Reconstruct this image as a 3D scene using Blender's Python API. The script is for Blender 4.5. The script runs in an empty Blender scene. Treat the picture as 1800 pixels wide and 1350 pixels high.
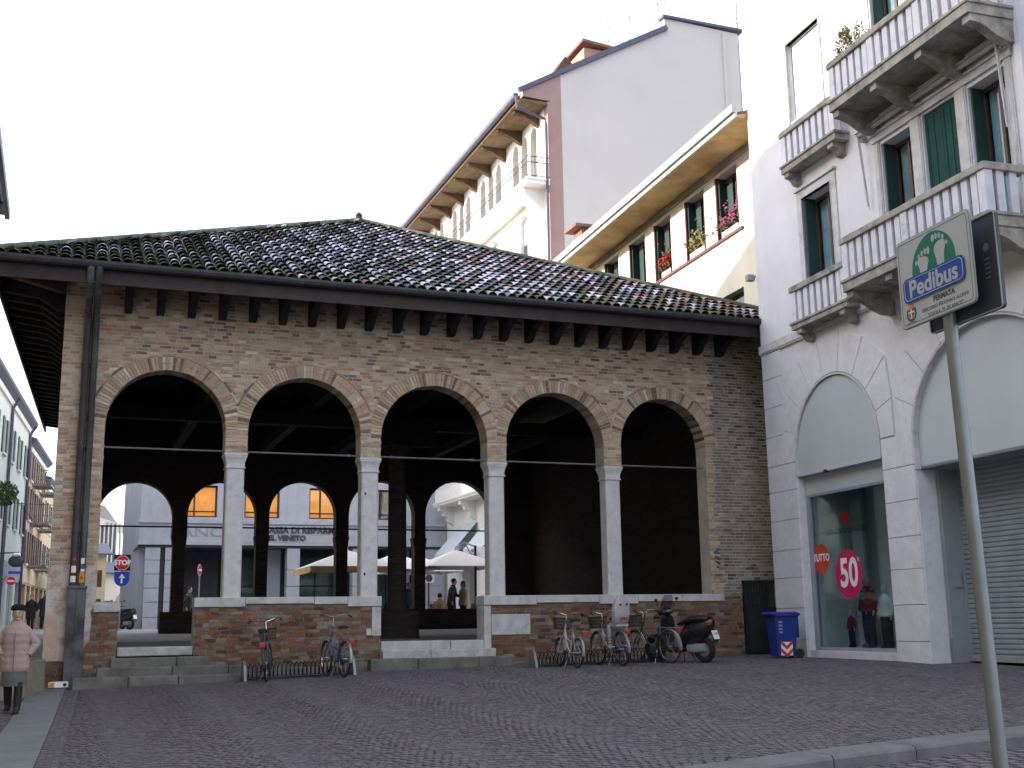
import bpy, bmesh, math, random
from mathutils import Vector as V, Matrix
R = random.Random(7)
PI = math.pi
sc = bpy.context.scene
# ---------------------------------------------------------------- camera
PITCH, ROLL, HEAD, EYE = .2007, -.015663, 1.204556, 1.5
hd = V((math.cos(HEAD), math.sin(HEAD), 0)); rt = V((math.sin(HEAD), -math.cos(HEAD), 0))
fw = hd*math.cos(PITCH)+V((0, 0, math.sin(PITCH))); upv = -hd*math.sin(PITCH)+V((0, 0, math.cos(PITCH)))
cr, sr = math.cos(ROLL), math.sin(ROLL)
rc = rt*cr+upv*sr; uc = upv*cr-rt*sr
cd = bpy.data.cameras.new('camera'); cam = bpy.data.objects.new('camera', cd); sc.collection.objects.link(cam)
m = Matrix.Identity(4)
for i in range(3): m[i][0] = rc[i]; m[i][1] = uc[i]; m[i][2] = -fw[i]
m[2][3] = EYE
cam.matrix_world = m
cd.sensor_width = 36; cd.sensor_fit = 'HORIZONTAL'; cd.lens = 41.05; cd.clip_start = .1; cd.clip_end = 2000
sc.camera = cam
# ---------------------------------------------------------------- light
SUN_EL, SUN_AZ = math.radians(16), math.radians(160)      # azimuth of the sun, counter-clockwise from +X
w = bpy.data.worlds.new('World'); sc.world = w; w.use_nodes = True
nt = w.node_tree; nt.nodes.clear()
sky = nt.nodes.new('ShaderNodeTexSky'); sky.sky_type = 'NISHITA'; sky.sun_disc = False
sky.sun_elevation = SUN_EL; sky.sun_rotation = math.pi/2-SUN_AZ
sky.air_density = 1.0; sky.dust_density = 4.0; sky.ozone_density = 1.0
bg = nt.nodes.new('ShaderNodeBackground'); bg.inputs[1].default_value = .10
veil = nt.nodes.new('ShaderNodeBackground'); veil.inputs[0].default_value = (.83, .87, 1.0, 1); veil.inputs[1].default_value = .82
add = nt.nodes.new('ShaderNodeAddShader'); out = nt.nodes.new('ShaderNodeOutputWorld')
nt.links.new(sky.outputs[0], bg.inputs[0]); nt.links.new(bg.outputs[0], add.inputs[0]); nt.links.new(veil.outputs[0], add.inputs[1])
nt.links.new(add.outputs[0], out.inputs[0])
sl = bpy.data.lights.new('sun', 'SUN'); sl.energy = 4.2; sl.angle = math.radians(.6); sl.color = (1, .93, .82)
so = bpy.data.objects.new('sun', sl); sc.collection.objects.link(so)
sd = V((math.cos(SUN_AZ)*math.cos(SUN_EL), math.sin(SUN_AZ)*math.cos(SUN_EL), math.sin(SUN_EL)))
so.rotation_euler = sd.to_track_quat('Z', 'Y').to_euler(); so.location = (-20, 20, 40)
sc.view_settings.view_transform = 'Standard'; sc.view_settings.look = 'None'
sc.view_settings.exposure = 1.12; sc.view_settings.gamma = 1
sc.render.engine = 'CYCLES'; sc.cycles.max_bounces = 6; sc.cycles.diffuse_bounces = 4
# ---------------------------------------------------------------- materials
def mat(name, col, rough=.85, var=.18, scale=3, bump=.15, bs=40, metal=0, tint=False, dirt=None, spec=.3, streak=False, emit=None, brick=None, alpha=None, trans=0):
    M = bpy.data.materials.new(name); M.use_nodes = True
    n = M.node_tree.nodes; l = M.node_tree.links; p = n['Principled BSDF']
    p.inputs['Roughness'].default_value = rough; p.inputs['Metallic'].default_value = metal
    p.inputs['Specular IOR Level'].default_value = spec
    tc = n.new('ShaderNodeTexCoord'); co = tc.outputs['Object']
    def noise(s, d=4, vec=co, r=.6):
        q = n.new('ShaderNodeTexNoise'); q.inputs['Scale'].default_value = s; q.inputs['Detail'].default_value = d
        q.inputs['Roughness'].default_value = r; l.new(vec, q.inputs['Vector']); return q.outputs['Fac']
    def mix(f, a, b, bt='MIX'):
        q = n.new('ShaderNodeMix'); q.data_type = 'RGBA'; q.blend_type = bt
        for s_, v_ in ((0, f), (6, a), (7, b)):
            if isinstance(v_, (int, float)): q.inputs[s_].default_value = v_
            elif isinstance(v_, tuple): q.inputs[s_].default_value = (*v_[:3], 1)
            else: l.new(v_, q.inputs[s_])
        return q.outputs[2]
    def ramp(f, a, b):
        q = n.new('ShaderNodeMapRange'); q.inputs[1].default_value = a; q.inputs[2].default_value = b; l.new(f, q.inputs[0]); return q.outputs[0]
    lo = tuple(c*(1-var) for c in col); hi = tuple(min(1, c*(1+var)) for c in col)
    c = mix(ramp(noise(scale), .3, .7), lo, hi)
    h = None
    if brick:
        mp = n.new('ShaderNodeVectorMath'); mp.operation = 'DOT_PRODUCT'; l.new(co, mp.inputs[0]); mp.inputs[1].default_value = (1, 1, 0)
        sp = n.new('ShaderNodeSeparateXYZ'); l.new(co, sp.inputs[0])
        cb = n.new('ShaderNodeCombineXYZ'); l.new(mp.outputs['Value'], cb.inputs[0]); l.new(sp.outputs[2], cb.inputs[1])
        b = n.new('ShaderNodeTexBrick'); l.new(cb.outputs[0], b.inputs['Vector']); b.inputs['Scale'].default_value = 1
        b.inputs['Brick Width'].default_value = brick[1]; b.inputs['Row Height'].default_value = brick[2]; b.inputs['Mortar Size'].default_value = .008
        b.inputs['Color1'].default_value = (*hi, 1); b.inputs['Color2'].default_value = (*brick[0], 1); b.inputs['Mortar'].default_value = (*[x*1.25 for x in col], 1)
        c = mix(ramp(noise(scale), .3, .7), b.outputs[0], mix(.35, b.outputs[0], lo)); h = b.outputs[1]
    if tint:
        a = n.new('ShaderNodeVertexColor'); a.layer_name = 'tint'; c = mix(1.0, c, a.outputs[0], 'MULTIPLY')
    if dirt:
        vec = co
        if streak:
            q = n.new('ShaderNodeMapping'); q.inputs['Scale'].default_value = (1, 1, .12); l.new(co, q.inputs[0]); vec = q.outputs[0]
        c = mix(ramp(noise(dirt[2], 6, vec, .7), *(dirt[3] if len(dirt) > 3 else (.5, .68))), c, mix(dirt[1], c, dirt[0]))
    l.new(c, p.inputs['Base Color'])
    if bump:
        bn = n.new('ShaderNodeBump'); bn.inputs['Strength'].default_value = bump; bn.inputs['Distance'].default_value = .02
        l.new(noise(bs, 5), bn.inputs['Height'])
        if h:
            b2 = n.new('ShaderNodeBump'); b2.invert = True; b2.inputs['Strength'].default_value = .6; b2.inputs['Distance'].default_value = .01
            l.new(h, b2.inputs['Height']); l.new(bn.outputs[0], b2.inputs['Normal']); bn = b2
        l.new(bn.outputs[0], p.inputs['Normal'])
    if emit:
        p.inputs['Emission Color'].default_value = (*emit[0], 1); p.inputs['Emission Strength'].default_value = emit[1]
        if len(emit) > 2: l.new(c, p.inputs['Emission Color'])
    if trans: p.inputs['Transmission Weight'].default_value = trans; p.inputs['IOR'].default_value = 1.45
    if alpha is not None: p.inputs['Alpha'].default_value = alpha
    return M
def glass(name, col, rough=.03, alpha=.35):
    """thin pane: mostly clear, reflecting by fresnel"""
    M = bpy.data.materials.new(name); M.use_nodes = True; n = M.node_tree.nodes; l = M.node_tree.links; n.clear()
    o = n.new('ShaderNodeOutputMaterial'); t = n.new('ShaderNodeBsdfTransparent'); t.inputs[0].default_value = (*col, 1)
    g = n.new('ShaderNodeBsdfGlossy'); g.inputs['Roughness'].default_value = rough; f = n.new('ShaderNodeFresnel'); ge = n.new('ShaderNodeNewGeometry'); mr = n.new('ShaderNodeMapRange'); mr.inputs[3].default_value = 1.5; mr.inputs[4].default_value = 1/1.5; l.new(ge.outputs['Backfacing'], mr.inputs[0]); l.new(mr.outputs[0], f.inputs[0])
    mx = n.new('ShaderNodeMixShader'); l.new(f.outputs[0], mx.inputs[0]); l.new(t.outputs[0], mx.inputs[1]); l.new(g.outputs[0], mx.inputs[2]); l.new(mx.outputs[0], o.inputs[0])
    return M
K = {}
def mk(k, *a, **b): K[k] = mat(k, *a, **b)
mk('brick', (1, 1, 1), tint=True, var=.2, scale=7, bump=.5, bs=45, dirt=((.44, .41, .37), .3, 1.3, (.55, .8)))
mk('mortar', (.47, .42, .355), var=.16, scale=2, bump=.6, bs=40, dirt=((.20, .17, .14), .4, 1.2))
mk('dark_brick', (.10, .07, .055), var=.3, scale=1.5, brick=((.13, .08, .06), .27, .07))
mk('shaded_brick', (.042, .032, .030), var=.3, scale=1.5, brick=((.03, .022, .018), .27, .07))  # shade of the loggia interior is put into this near-black colour
mk('white_stone', (.56, .55, .56), var=.1, scale=5, bump=.35, bs=30, dirt=((.28, .27, .26), .55, 6, (.56, .72)))
mk('sill_stone', (.50, .50, .50), var=.14, scale=4, bump=.4, bs=25, dirt=((.22, .25, .17), .7, 3, (.5, .7)))
mk('step_stone', (.15, .145, .13), var=.3, scale=3, bump=.6, bs=18, dirt=((.07, .06, .05), .6, 2))
mk('white_step', (.42, .42, .41), var=.2, scale=4, bump=.6, bs=20, dirt=((.2, .19, .17), .6, 3))
mk('plaster', (.52, .45, .40), var=.2, scale=2.5, bump=1.0, bs=12, dirt=((.36, .2, .14), .8, 2.2, (.5, .62)))
mk('loggia_floor', (.13, .125, .12), var=.2, scale=2, bump=.3, bs=10)
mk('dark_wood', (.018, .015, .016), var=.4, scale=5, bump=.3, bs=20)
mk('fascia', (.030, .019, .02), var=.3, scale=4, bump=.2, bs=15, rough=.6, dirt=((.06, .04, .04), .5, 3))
mk('gutter', (.032, .033, .038), var=.3, scale=5, rough=.55, bump=.1, dirt=((.05, .06, .05), .5, 3))
mk('pipe', (.06, .05, .055), var=.3, scale=3, rough=.5, bump=.15, dirt=((.12, .19, .19), .65, 2.5, (.48, .6)), streak=True)
mk('pipe_guard', (.10, .105, .11), var=.3, scale=3, rough=.6, bump=.3, dirt=((.03, .025, .025), .8, 2, (.45, .6)))
mk('rod', (.16, .15, .16), rough=.6, bump=0)
mk('tile', (1, 1, 1), tint=True, var=.22, scale=9, rough=.6, bump=.4, bs=40, spec=.22, dirt=((.03, .042, .022), .7, 3.2, (.58, .72)))
mk('roof_bed', (.035, .038, .03), var=.4, scale=6, bump=.8, bs=12, dirt=((.04, .07, .02), .8, 4))
mk('moss', (.05, .085, .022), var=.5, scale=9, bump=1, bs=30)
mk('cobble', (1, 1, 1), tint=True, var=.2, scale=14, rough=.75, bump=.4, bs=60, spec=.35)
mk('ground', (.090, .082, .088), var=.25, scale=1.5, bump=.5, bs=30)
mk('street', (.27, .27, .28), var=.2, scale=.6, bump=.3, bs=8)
mk('slab', (.15, .155, .165), var=.16, scale=3, bump=.4, bs=40, rough=.7, dirt=((.07, .08, .07), .5, 1.5))
mk('kerb', (.125, .122, .128), var=.18, scale=3, bump=.4, bs=40, dirt=((.09, .07, .065), .6, 2))
mk('stone_wall', (.26, .235, .175), var=.3, scale=2, bump=.7, bs=15, dirt=((.12, .10, .06), .7, 2))
# shop building
mk('shop_plaster', (.62, .625, .68), var=.06, scale=1.2, bump=.12, bs=30, dirt=((.48, .47, .47), .35, 1.2), streak=True)
mk('shop_stone', (.60, .60, .63), var=.10, scale=6, bump=.5, bs=35, dirt=((.42, .41, .40), .5, 1.5))
mk('shop_trim', (.50, .50, .52), var=.12, scale=4, bump=.3, bs=30, dirt=((.22, .22, .20), .6, 3, (.52, .7)))
mk('balcony_stone', (.33, .315, .28), var=.22, scale=4, bump=.5, bs=25, dirt=((.10, .10, .085), .75, 2.6, (.46, .66)))
mk('baluster', (.60, .60, .66), var=.1, scale=5, bump=.2, bs=30, dirt=((.24, .25, .23), .6, 2.4, (.56, .7)))
mk('sign_panel', (.44, .475, .50), var=.05, scale=1, bump=0, rough=.5)
mk('grey_metal', (.25, .27, .29), var=.08, scale=2, bump=0, rough=.5)
mk('shutter_metal', (.30, .335, .36), var=.1, scale=3, bump=0, rough=.42, metal=.3)
mk('green_shutter', (.012, .062, .055), var=.15, scale=3, bump=.05, rough=.75, spec=.15)
mk('dark_green', (.02, .05, .048), var=.2, scale=3, bump=.05, rough=.5)
mk('brown_frame', (.10, .055, .04), var=.2, bump=0, rough=.5)
mk('curtain', (.50, .64, .74), var=.25, scale=2.5, bump=.1, bs=6, rough=.8)
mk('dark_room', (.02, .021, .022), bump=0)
mk('shop_inside', (.50, .55, .55), var=.1, bump=0)
mk('cream', (.74, .69, .59), var=.07, scale=1.5, bump=.15, bs=20, dirt=((.55, .5, .42), .35, .9), streak=True)
mk('concrete_soffit', (.36, .25, .12), var=.3, scale=1.6, bump=.2, bs=10, dirt=((.26, .15, .06), .6, .9))
mk('soffit_band', (.30, .25, .20), var=.2, scale=2, bump=.2)
mk('eave_metal', (.34, .38, .36), var=.1, rough=.5, bump=0)
mk('red_sill', (.11, .03, .035), var=.1, bump=0, rough=.5)
mk('maroon', (.09, .04, .045), var=.1, bump=0)
mk('blank_wall', (.54, .50, .465), var=.05, scale=.5, bump=.1, bs=6, dirt=((.47, .43, .40), .4, .25))
mk('pink_wall', (.34, .22, .19), var=.08, scale=1, bump=.1)
mk('roof_edge', (.085, .085, .13), var=.2, bump=0, rough=.5)
mk('white_wall', (.80, .78, .73), var=.05, scale=1, bump=.1, bs=15)
mk('brown_wood', (.09, .055, .035), var=.35, scale=3, bump=.2)
mk('ochre_wood', (.16, .11, .06), var=.3, scale=3, bump=.2)
mk('terracotta', (.20, .10, .075), var=.25, scale=5, bump=.4, bs=25)
mk('white_metal', (.7, .72, .72), bump=0, rough=.4)
mk('bank_stone', (.40, .41, .45), var=.08, scale=3, bump=.25, bs=25, dirt=((.26, .27, .29), .5, 1.3), streak=True)
mk('bank_dark', (.045, .048, .055), var=.2, bump=0, rough=.4)
mk('letters', (.075, .06, .075), bump=0, rough=.5)
mk('amber', (.80, .30, .065), var=.22, scale=1.2, bump=0, emit=((1, .45, .14), .55, 1))  # emission stands in for a sunlit wall mirrored in the bank windows
mk('pale_green', (.74, .78, .70), var=.06, scale=1, bump=.1)
mk('pale_grey', (.38, .42, .46), var=.08, scale=1, bump=.1)
mk('orange_wall', (.66, .46, .32), var=.1, scale=1, bump=.1)
mk('yellow_wall', (.66, .56, .36), var=.1, scale=1, bump=.1)
mk('umbrella', (.66, .63, .62), var=.05, scale=2, bump=.1, bs=8, rough=.9)
mk('umbrella_tan', (.62, .42, .20), bump=0)
mk('awning', (.50, .56, .60), var=.06, bump=.1, rough=.9)
mk('black', (.018, .018, .02), rough=.45, bump=0)
mk('rubber', (.02, .02, .021), rough=.8, bump=0)
mk('chrome', (.6, .6, .62), rough=.22, metal=1, bump=0)
mk('silver', (.30, .31, .33), rough=.35, metal=.6, bump=0)
mk('frame_blue', (.02, .09, .28), rough=.3, bump=0, spec=.5)
mk('frame_silver', (.25, .26, .27), rough=.35, metal=.5, bump=0)
mk('frame_dark', (.03, .035, .04), rough=.3, bump=0, spec=.5)
mk('frame_white', (.38, .39, .40), rough=.35, bump=0)
mk('basket', (.07, .05, .045), rough=.7, bump=.6, bs=60)
mk('red', (.55, .02, .025), rough=.3, bump=0)
mk('seat_grey', (.42, .43, .46), rough=.5, bump=0)
mk('scooter', (.014, .014, .016), rough=.22, bump=0, spec=.6)
mk('bin_blue', (.012, .035, .22), rough=.5, var=.1, bump=0)
mk('bin_lid', (.03, .02, .28), rough=.5, bump=0)
mk('white', (.75, .75, .75), rough=.5, bump=0, var=.04)
mk('sign_white', (.46, .48, .49), rough=.4, bump=0, var=.05)
mk('sign_green', (.0, .17, .10), rough=.45, bump=0, var=.04)
mk('sign_blue', (.015, .07, .36), rough=.45, bump=0, var=.04)
mk('sign_back', (.045, .05, .065), rough=.5, bump=0)
mk('pole', (.20, .215, .215), rough=.42, metal=.4, var=.12, scale=4, bump=.05)
mk('orange', (.75, .25, .02), rough=.5, bump=0)
mk('magenta', (.5, .01, .10), rough=.45, bump=0)
mk('sticker_red', (.52, .05, .02), rough=.45, bump=0)
mk('skin', (.48, .30, .22), rough=.6, bump=0, var=.1)
mk('coat_pink', (.36, .26, .235), rough=.75, bump=.3, bs=14, var=.12)
mk('skirt', (.13, .12, .125), rough=.9, bump=.3)
mk('boot', (.02, .018, .02), rough=.6, bump=0)
mk('fur', (.015, .014, .015), rough=1, bump=1.5, bs=60)
mk('hair_dark', (.025, .015, .012), rough=.7, bump=.5)
mk('hair_red', (.16, .05, .02), rough=.7, bump=.5)
mk('hair_grey', (.3, .27, .24), rough=.8, bump=.5)
mk('tan_coat', (.42, .29, .11), rough=.9, bump=.2)
mk('navy', (.02, .025, .04), rough=.9, bump=.2)
mk('blue_coat', (.07, .085, .13), rough=.9, bump=.2)
mk('jersey_red', (.22, .02, .03), rough=.9, bump=.1)
mk('mannequin', (.42, .42, .42), rough=.4, bump=0)
mk('leaf', (.06, .10, .035), rough=.7, bump=0, var=.4, scale=20)
mk('leaf_yellow', (.20, .17, .06), rough=.7, bump=0, var=.4, scale=20)
mk('twig', (.22, .15, .08), rough=.8, bump=0)
mk('flower_pink', (.6, .08, .28), rough=.7, bump=0)
mk('flower_red', (.5, .03, .04), rough=.7, bump=0)
mk('pot', (.6, .56, .5), rough=.8, bump=.1)
mk('wicker', (.2, .14, .08), rough=.8, bump=.5)
K['pane'] = glass('pane', (.80, .86, .86)); K['dark_pane'] = mat('dark_pane', (.03, .04, .045), rough=.06, spec=.8, bump=0)
K['windshield'] = glass('windshield', (.45, .42, .5))
# ---------------------------------------------------------------- mesh tools
COL = sc.collection
MATX = {}
class MB:
    def __init__(s, T=None): s.v = []; s.f = []; s.c = []; s.T = T
    def add(s, vs, fs, c=None):
        b = len(s.v); s.v += [V(p) for p in vs]; s.f += [tuple(b+i for i in f) for f in fs]; s.c += [c]*len(fs); return s
    def box(s, x0, x1, y0, y1, z0, z1, c=None, noback=False):
        vs = [(x0, y0, z0), (x1, y0, z0), (x1, y1, z0), (x0, y1, z0), (x0, y0, z1), (x1, y0, z1), (x1, y1, z1), (x0, y1, z1)]
        fs = [(0, 1, 5, 4), (1, 2, 6, 5), (3, 0, 4, 7), (4, 5, 6, 7), (3, 2, 1, 0)]
        if not noback: fs.append((2, 3, 7, 6))
        return s.add(vs, fs, c)
    def obox(s, o, a, b, c_, c=None):
        """box centred on o with half-vectors a, b, c_"""
        o, a, b, c_ = V(o), V(a), V(b), V(c_)
        vs = [o+a*i+b*j+c_*k for k in (-1, 1) for (i, j) in ((-1, -1), (1, -1), (1, 1), (-1, 1))]
        return s.add(vs, [(0, 1, 5, 4), (1, 2, 6, 5), (2, 3, 7, 6), (3, 0, 4, 7), (4, 5, 6, 7), (3, 2, 1, 0)], c)
    def bar(s, p, q, w_, h_=None, up=(0, 0, 1), c=None):
        p, q = V(p), V(q); d = (q-p); n_ = d.normalized(); u = V(up)
        if abs(n_.dot(u)) > .95: u = V((1, 0, 0))
        a = n_.cross(u).normalized(); b = a.cross(n_)
        return s.obox((p+q)/2, d/2, a*w_/2, b*(h_ or w_)/2, c)
    def prism(s, pts, off, c=None):
        n_ = len(pts); off = V(off); vs = [V(p) for p in pts]+[V(p)+off for p in pts]
        fs = [tuple(range(n_)), tuple(range(2*n_-1, n_-1, -1))]+[(i, (i+1) % n_, n_+(i+1) % n_, n_+i) for i in range(n_)]
        return s.add(vs, fs, c)
    def tube(s, pts, r, n=8, closed=False, c=None, cap=True):
        pts = [V(p) for p in pts]; m_ = len(pts); rs = r if isinstance(r, (list, tuple)) else [r]*m_
        vs = []; pa = None
        for i, p in enumerate(pts):
            if closed: d = pts[(i+1) % m_]-pts[i-1]
            else: d = pts[min(i+1, m_-1)]-pts[max(i-1, 0)]
            d.normalize()
            if pa is None: a = d.cross(V((0, 0, 1)) if abs(d.z) < .9 else V((1, 0, 0))).normalized()
            else: a = (pa-d*pa.dot(d)).normalized()
            pa = a; b = d.cross(a)
            for k in range(n): t = 2*PI*k/n; vs.append(p+(a*math.cos(t)+b*math.sin(t))*rs[i])
        fs = []
        for i in range(m_ if closed else m_-1):
            j = (i+1) % m_
            for k in range(n): k2 = (k+1) % n; fs.append((i*n+k, i*n+k2, j*n+k2, j*n+k))
        if cap and not closed: fs += [tuple(range(n-1, -1, -1)), tuple((m_-1)*n+k for k in range(n))]
        return s.add(vs, fs, c)
    def loft(s, rings, cap=True, c=None):
        n = len(rings[0]); vs = [p for r in rings for p in r]; fs = []
        for i in range(len(rings)-1):
            for k in range(n): k2 = (k+1) % n; fs.append((i*n+k, i*n+k2, (i+1)*n+k2, (i+1)*n+k))
        if cap: fs += [tuple(range(n-1, -1, -1)), tuple((len(rings)-1)*n+k for k in range(n))]
        return s.add(vs, fs, c)
    def ell(s, o, rx, ry, rz, nu=12, nv=8, c=None):
        rings = []
        for j in range(1, nv):
            t = -PI/2+PI*j/nv
            rings.append([(o[0]+rx*math.cos(t)*math.cos(2*PI*i/nu), o[1]+ry*math.cos(t)*math.sin(2*PI*i/nu), o[2]+rz*math.sin(t)) for i in range(nu)])
        return s.loft(rings, c=c)
    def lathe(s, prof, o=(0, 0, 0), n=12, c=None):
        return s.loft([[(o[0]+r*math.cos(2*PI*i/n), o[1]+r*math.sin(2*PI*i/n), o[2]+z) for i in range(n)] for r, z in prof], c=c)
    def quad(s, *p, c=None): return s.add(p, [tuple(range(len(p)))], c)
    def build(s, name, material, parent=None, smooth=False, kind=None, label=None, cat=None, group=None, world=True, bevel=0, fix=True):
        me = bpy.data.meshes.new(name)
        vs = s.v
        if s.T is not None: vs = [s.T @ p for p in vs]; world = True
        if parent is not None and world and parent.name in MATX:
            I = MATX[parent.name]; vs = [I @ p for p in vs]
        me.from_pydata([tuple(p) for p in vs], [], s.f)
        if any(c is not None for c in s.c):
            ca = me.color_attributes.new('tint', 'FLOAT_COLOR', 'CORNER'); buf = []
            for f, c in zip(s.f, s.c):
                c = c or (1, 1, 1)
                buf += [c[0], c[1], c[2], 1]*len(f)
            ca.data.foreach_set('color', buf)
        if fix and len(s.f) < 6000:
            bm = bmesh.new(); bm.from_mesh(me); bmesh.ops.recalc_face_normals(bm, faces=bm.faces); bm.to_mesh(me); bm.free()
        if smooth: me.polygons.foreach_set('use_smooth', [True]*len(me.polygons))
        me.materials.append(K[material] if isinstance(material, str) else material)
        o = bpy.data.objects.new(name, me); COL.objects.link(o)
        if parent is not None:
            o.parent = parent
            if parent.name in MATX: MATX[o.name] = MATX[parent.name]
        if bevel:
            b = o.modifiers.new('bevel', 'BEVEL'); b.width = bevel; b.segments = 2; b.limit_method = 'ANGLE'
        if smooth:
            me.set_sharp_from_angle(angle=math.radians(40)) if hasattr(me, 'set_sharp_from_angle') else None
        for k_, v_ in (('kind', kind), ('label', label), ('category', cat), ('group', group)):
            if v_: o[k_] = v_
        return o
def thing(name, label, cat, loc=(0, 0, 0), rz=0, group=None, M=None):
    o = bpy.data.objects.new(name, None); COL.objects.link(o); o.empty_display_size = .2
    T = M if M is not None else Matrix.Translation(loc) @ Matrix.Rotation(rz, 4, 'Z')
    o.matrix_world = T; MATX[o.name] = T.inverted()
    o['label'] = label; o['category'] = cat
    if group: o['group'] = group
    return o
def part(ob, name, parent):
    """a further object on the same mesh"""
    c = bpy.data.objects.new(name, ob.data); COL.objects.link(c); c.parent = parent
    return c
def dup(root, loc, rz, label, group=None, scale=None):
    r = root.copy(); COL.objects.link(r); r.matrix_world = Matrix.Translation(loc) @ Matrix.Rotation(rz, 4, 'Z')
    if scale: r.scale = (scale,)*3
    r['label'] = label
    if group: r['group'] = group
    def rec(a, b):
        for ch in list(a.children):
            c = ch.copy(); COL.objects.link(c); c.parent = b; rec(ch, c)
    rec(root, r)
    return r
def facade(mb, u0, u1, z0, z1, w0, w1, ops, cutz=()):
    """wall slab in the u/z plane between depths w0 (front) and w1, ops = (a, b, bottom, top, arched)"""
    us = sorted({u0, u1, *[o[0] for o in ops], *[o[1] for o in ops]}); zs = {z0, z1, *cutz}
    for o in ops:
        zs |= {o[2], o[3]}
        if len(o) > 4 and o[4]: zs.add(o[3]-(o[1]-o[0])/2*o[4])
    us = [u for u in us if u0 <= u <= u1]; zs = sorted(z for z in zs if z0 <= z <= z1)
    def opn(i, j):
        if i < 0 or j < 0 or i >= len(us)-1 or j >= len(zs)-1: return True
        uc_, zc = (us[i]+us[i+1])/2, (zs[j]+zs[j+1])/2
        return any(o[0] < uc_ < o[1] and o[2] < zc < o[3] for o in ops)
    for i in range(len(us)-1):
        for j in range(len(zs)-1):
            if opn(i, j): continue
            a, b, c, d = us[i], us[i+1], zs[j], zs[j+1]
            mb.quad((a, w0, c), (b, w0, c), (b, w0, d), (a, w0, d)); mb.quad((b, w1, c), (a, w1, c), (a, w1, d), (b, w1, d))
            if opn(i-1, j): mb.quad((a, w1, c), (a, w0, c), (a, w0, d), (a, w1, d))
            if opn(i+1, j): mb.quad((b, w0, c), (b, w1, c), (b, w1, d), (b, w0, d))
            if opn(i, j-1): mb.quad((a, w1, c), (b, w1, c), (b, w0, c), (a, w0, c))
            if opn(i, j+1): mb.quad((a, w0, d), (b, w0, d), (b, w1, d), (a, w1, d))
    for o in ops:
        if len(o) > 4 and o[4]:
            r = (o[1]-o[0])/2; cx = (o[0]+o[1])/2; zt = o[3]; rz_ = r*o[4]; N = 24
            p = [(cx-r*math.cos(PI*k/N), zt-rz_+rz_*math.sin(PI*k/N)) for k in range(N+1)]
            for k in range(N):
                (a, c), (b, d) = p[k], p[k+1]
                mb.quad((a, w0, c), (b, w0, d), (b, w0, zt), (a, w0, zt)); mb.quad((b, w1, d), (a, w1, c), (a, w1, zt), (b, w1, zt))
                mb.quad((a, w1, c), (b, w1, d), (b, w0, d), (a, w0, c))
    return mb
def text(s, size, material, parent, M, name='lettering', ext=.004, bold=0, align='CENTER', sx=1, shear=0):
    cu = bpy.data.curves.new('t', 'FONT'); cu.body = s; cu.size = size; cu.extrude = ext; cu.offset = bold; cu.align_x = align; cu.align_y = 'CENTER'; cu.shear = shear
    cu.resolution_u = 3
    to = bpy.data.objects.new('t', cu); COL.objects.link(to)
    dg = bpy.context.evaluated_depsgraph_get(); dg.update()
    me = bpy.data.meshes.new_from_object(to.evaluated_get(dg)); bpy.data.objects.remove(to)
    T = (MATX[parent.name] if parent and parent.name in MATX else Matrix.Identity(4)) @ M @ Matrix.Diagonal((sx, 1, 1, 1))
    me.transform(T); me.materials.clear(); me.materials.append(K[material] if isinstance(material, str) else material)
    o = bpy.data.objects.new(name, me); COL.objects.link(o); o.parent = parent
    return o
def frame3(o, x, y):
    """matrix with origin o, local x and y axes"""
    x = V(x).normalized(); z = x.cross(V(y)).normalized(); y = z.cross(x); M = Matrix.Identity(4)
    for i in range(3): M[i][0] = x[i]; M[i][1] = y[i]; M[i][2] = z[i]; M[i][3] = o[i]
    return M
# ---------------------------------------------------------------- ground
GX = [-8, 0, 6, 15, 26]; GY = [-12, 6, 12, 18.5, 24.4]
GZ = [[0, 0, .05, .15, .2], [-.1, -.05, .1, .25, .3], [-.05, 0, .3, .5, .55], [.1, .18, .5, .66, .7], [.40, .44, .56, .66, .7]]
def gz(x, y):
    x = min(max(x, GX[0]), GX[-1]); y = min(max(y, GY[0]), GY[-1])
    i = max(k for k in range(4) if GX[k] <= x); j = max(k for k in range(4) if GY[k] <= y)
    a = (x-GX[i])/(GX[i+1]-GX[i]); b = (y-GY[j])/(GY[j+1]-GY[j])
    return (GZ[j][i]*(1-a)+GZ[j][i+1]*a)*(1-b)+(GZ[j+1][i]*(1-a)+GZ[j+1][i+1]*a)*b
def kerb_y(x, edge=0):     # outer (piazza) edge of the kerb; edge .45 = road side
    return 9.77+(x-5.94)*.118-edge
def strip_x(y):            # right edge of the slab strip
    return .18-(23.77-y)*.0355
mb = MB(); xs = [-60, -30, -16]+[-8+.5*i for i in range(81)]+[45, 80]; ys = [-40, -20]+[-12+.5*i for i in range(73)]+[24.4]
for y in ys:
    for x in xs: mb.v.append(V((x, y, gz(x, y)-.007-(.30 if y < kerb_y(x) else 0))))
nx = len(xs)
for j in range(len(ys)-1):
    for i in range(nx-1): mb.f.append((j*nx+i, j*nx+i+1, (j+1)*nx+i+1, (j+1)*nx+i)); mb.c.append(None)
ground = mb.build('ground', 'ground', kind='structure', smooth=True)
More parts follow.
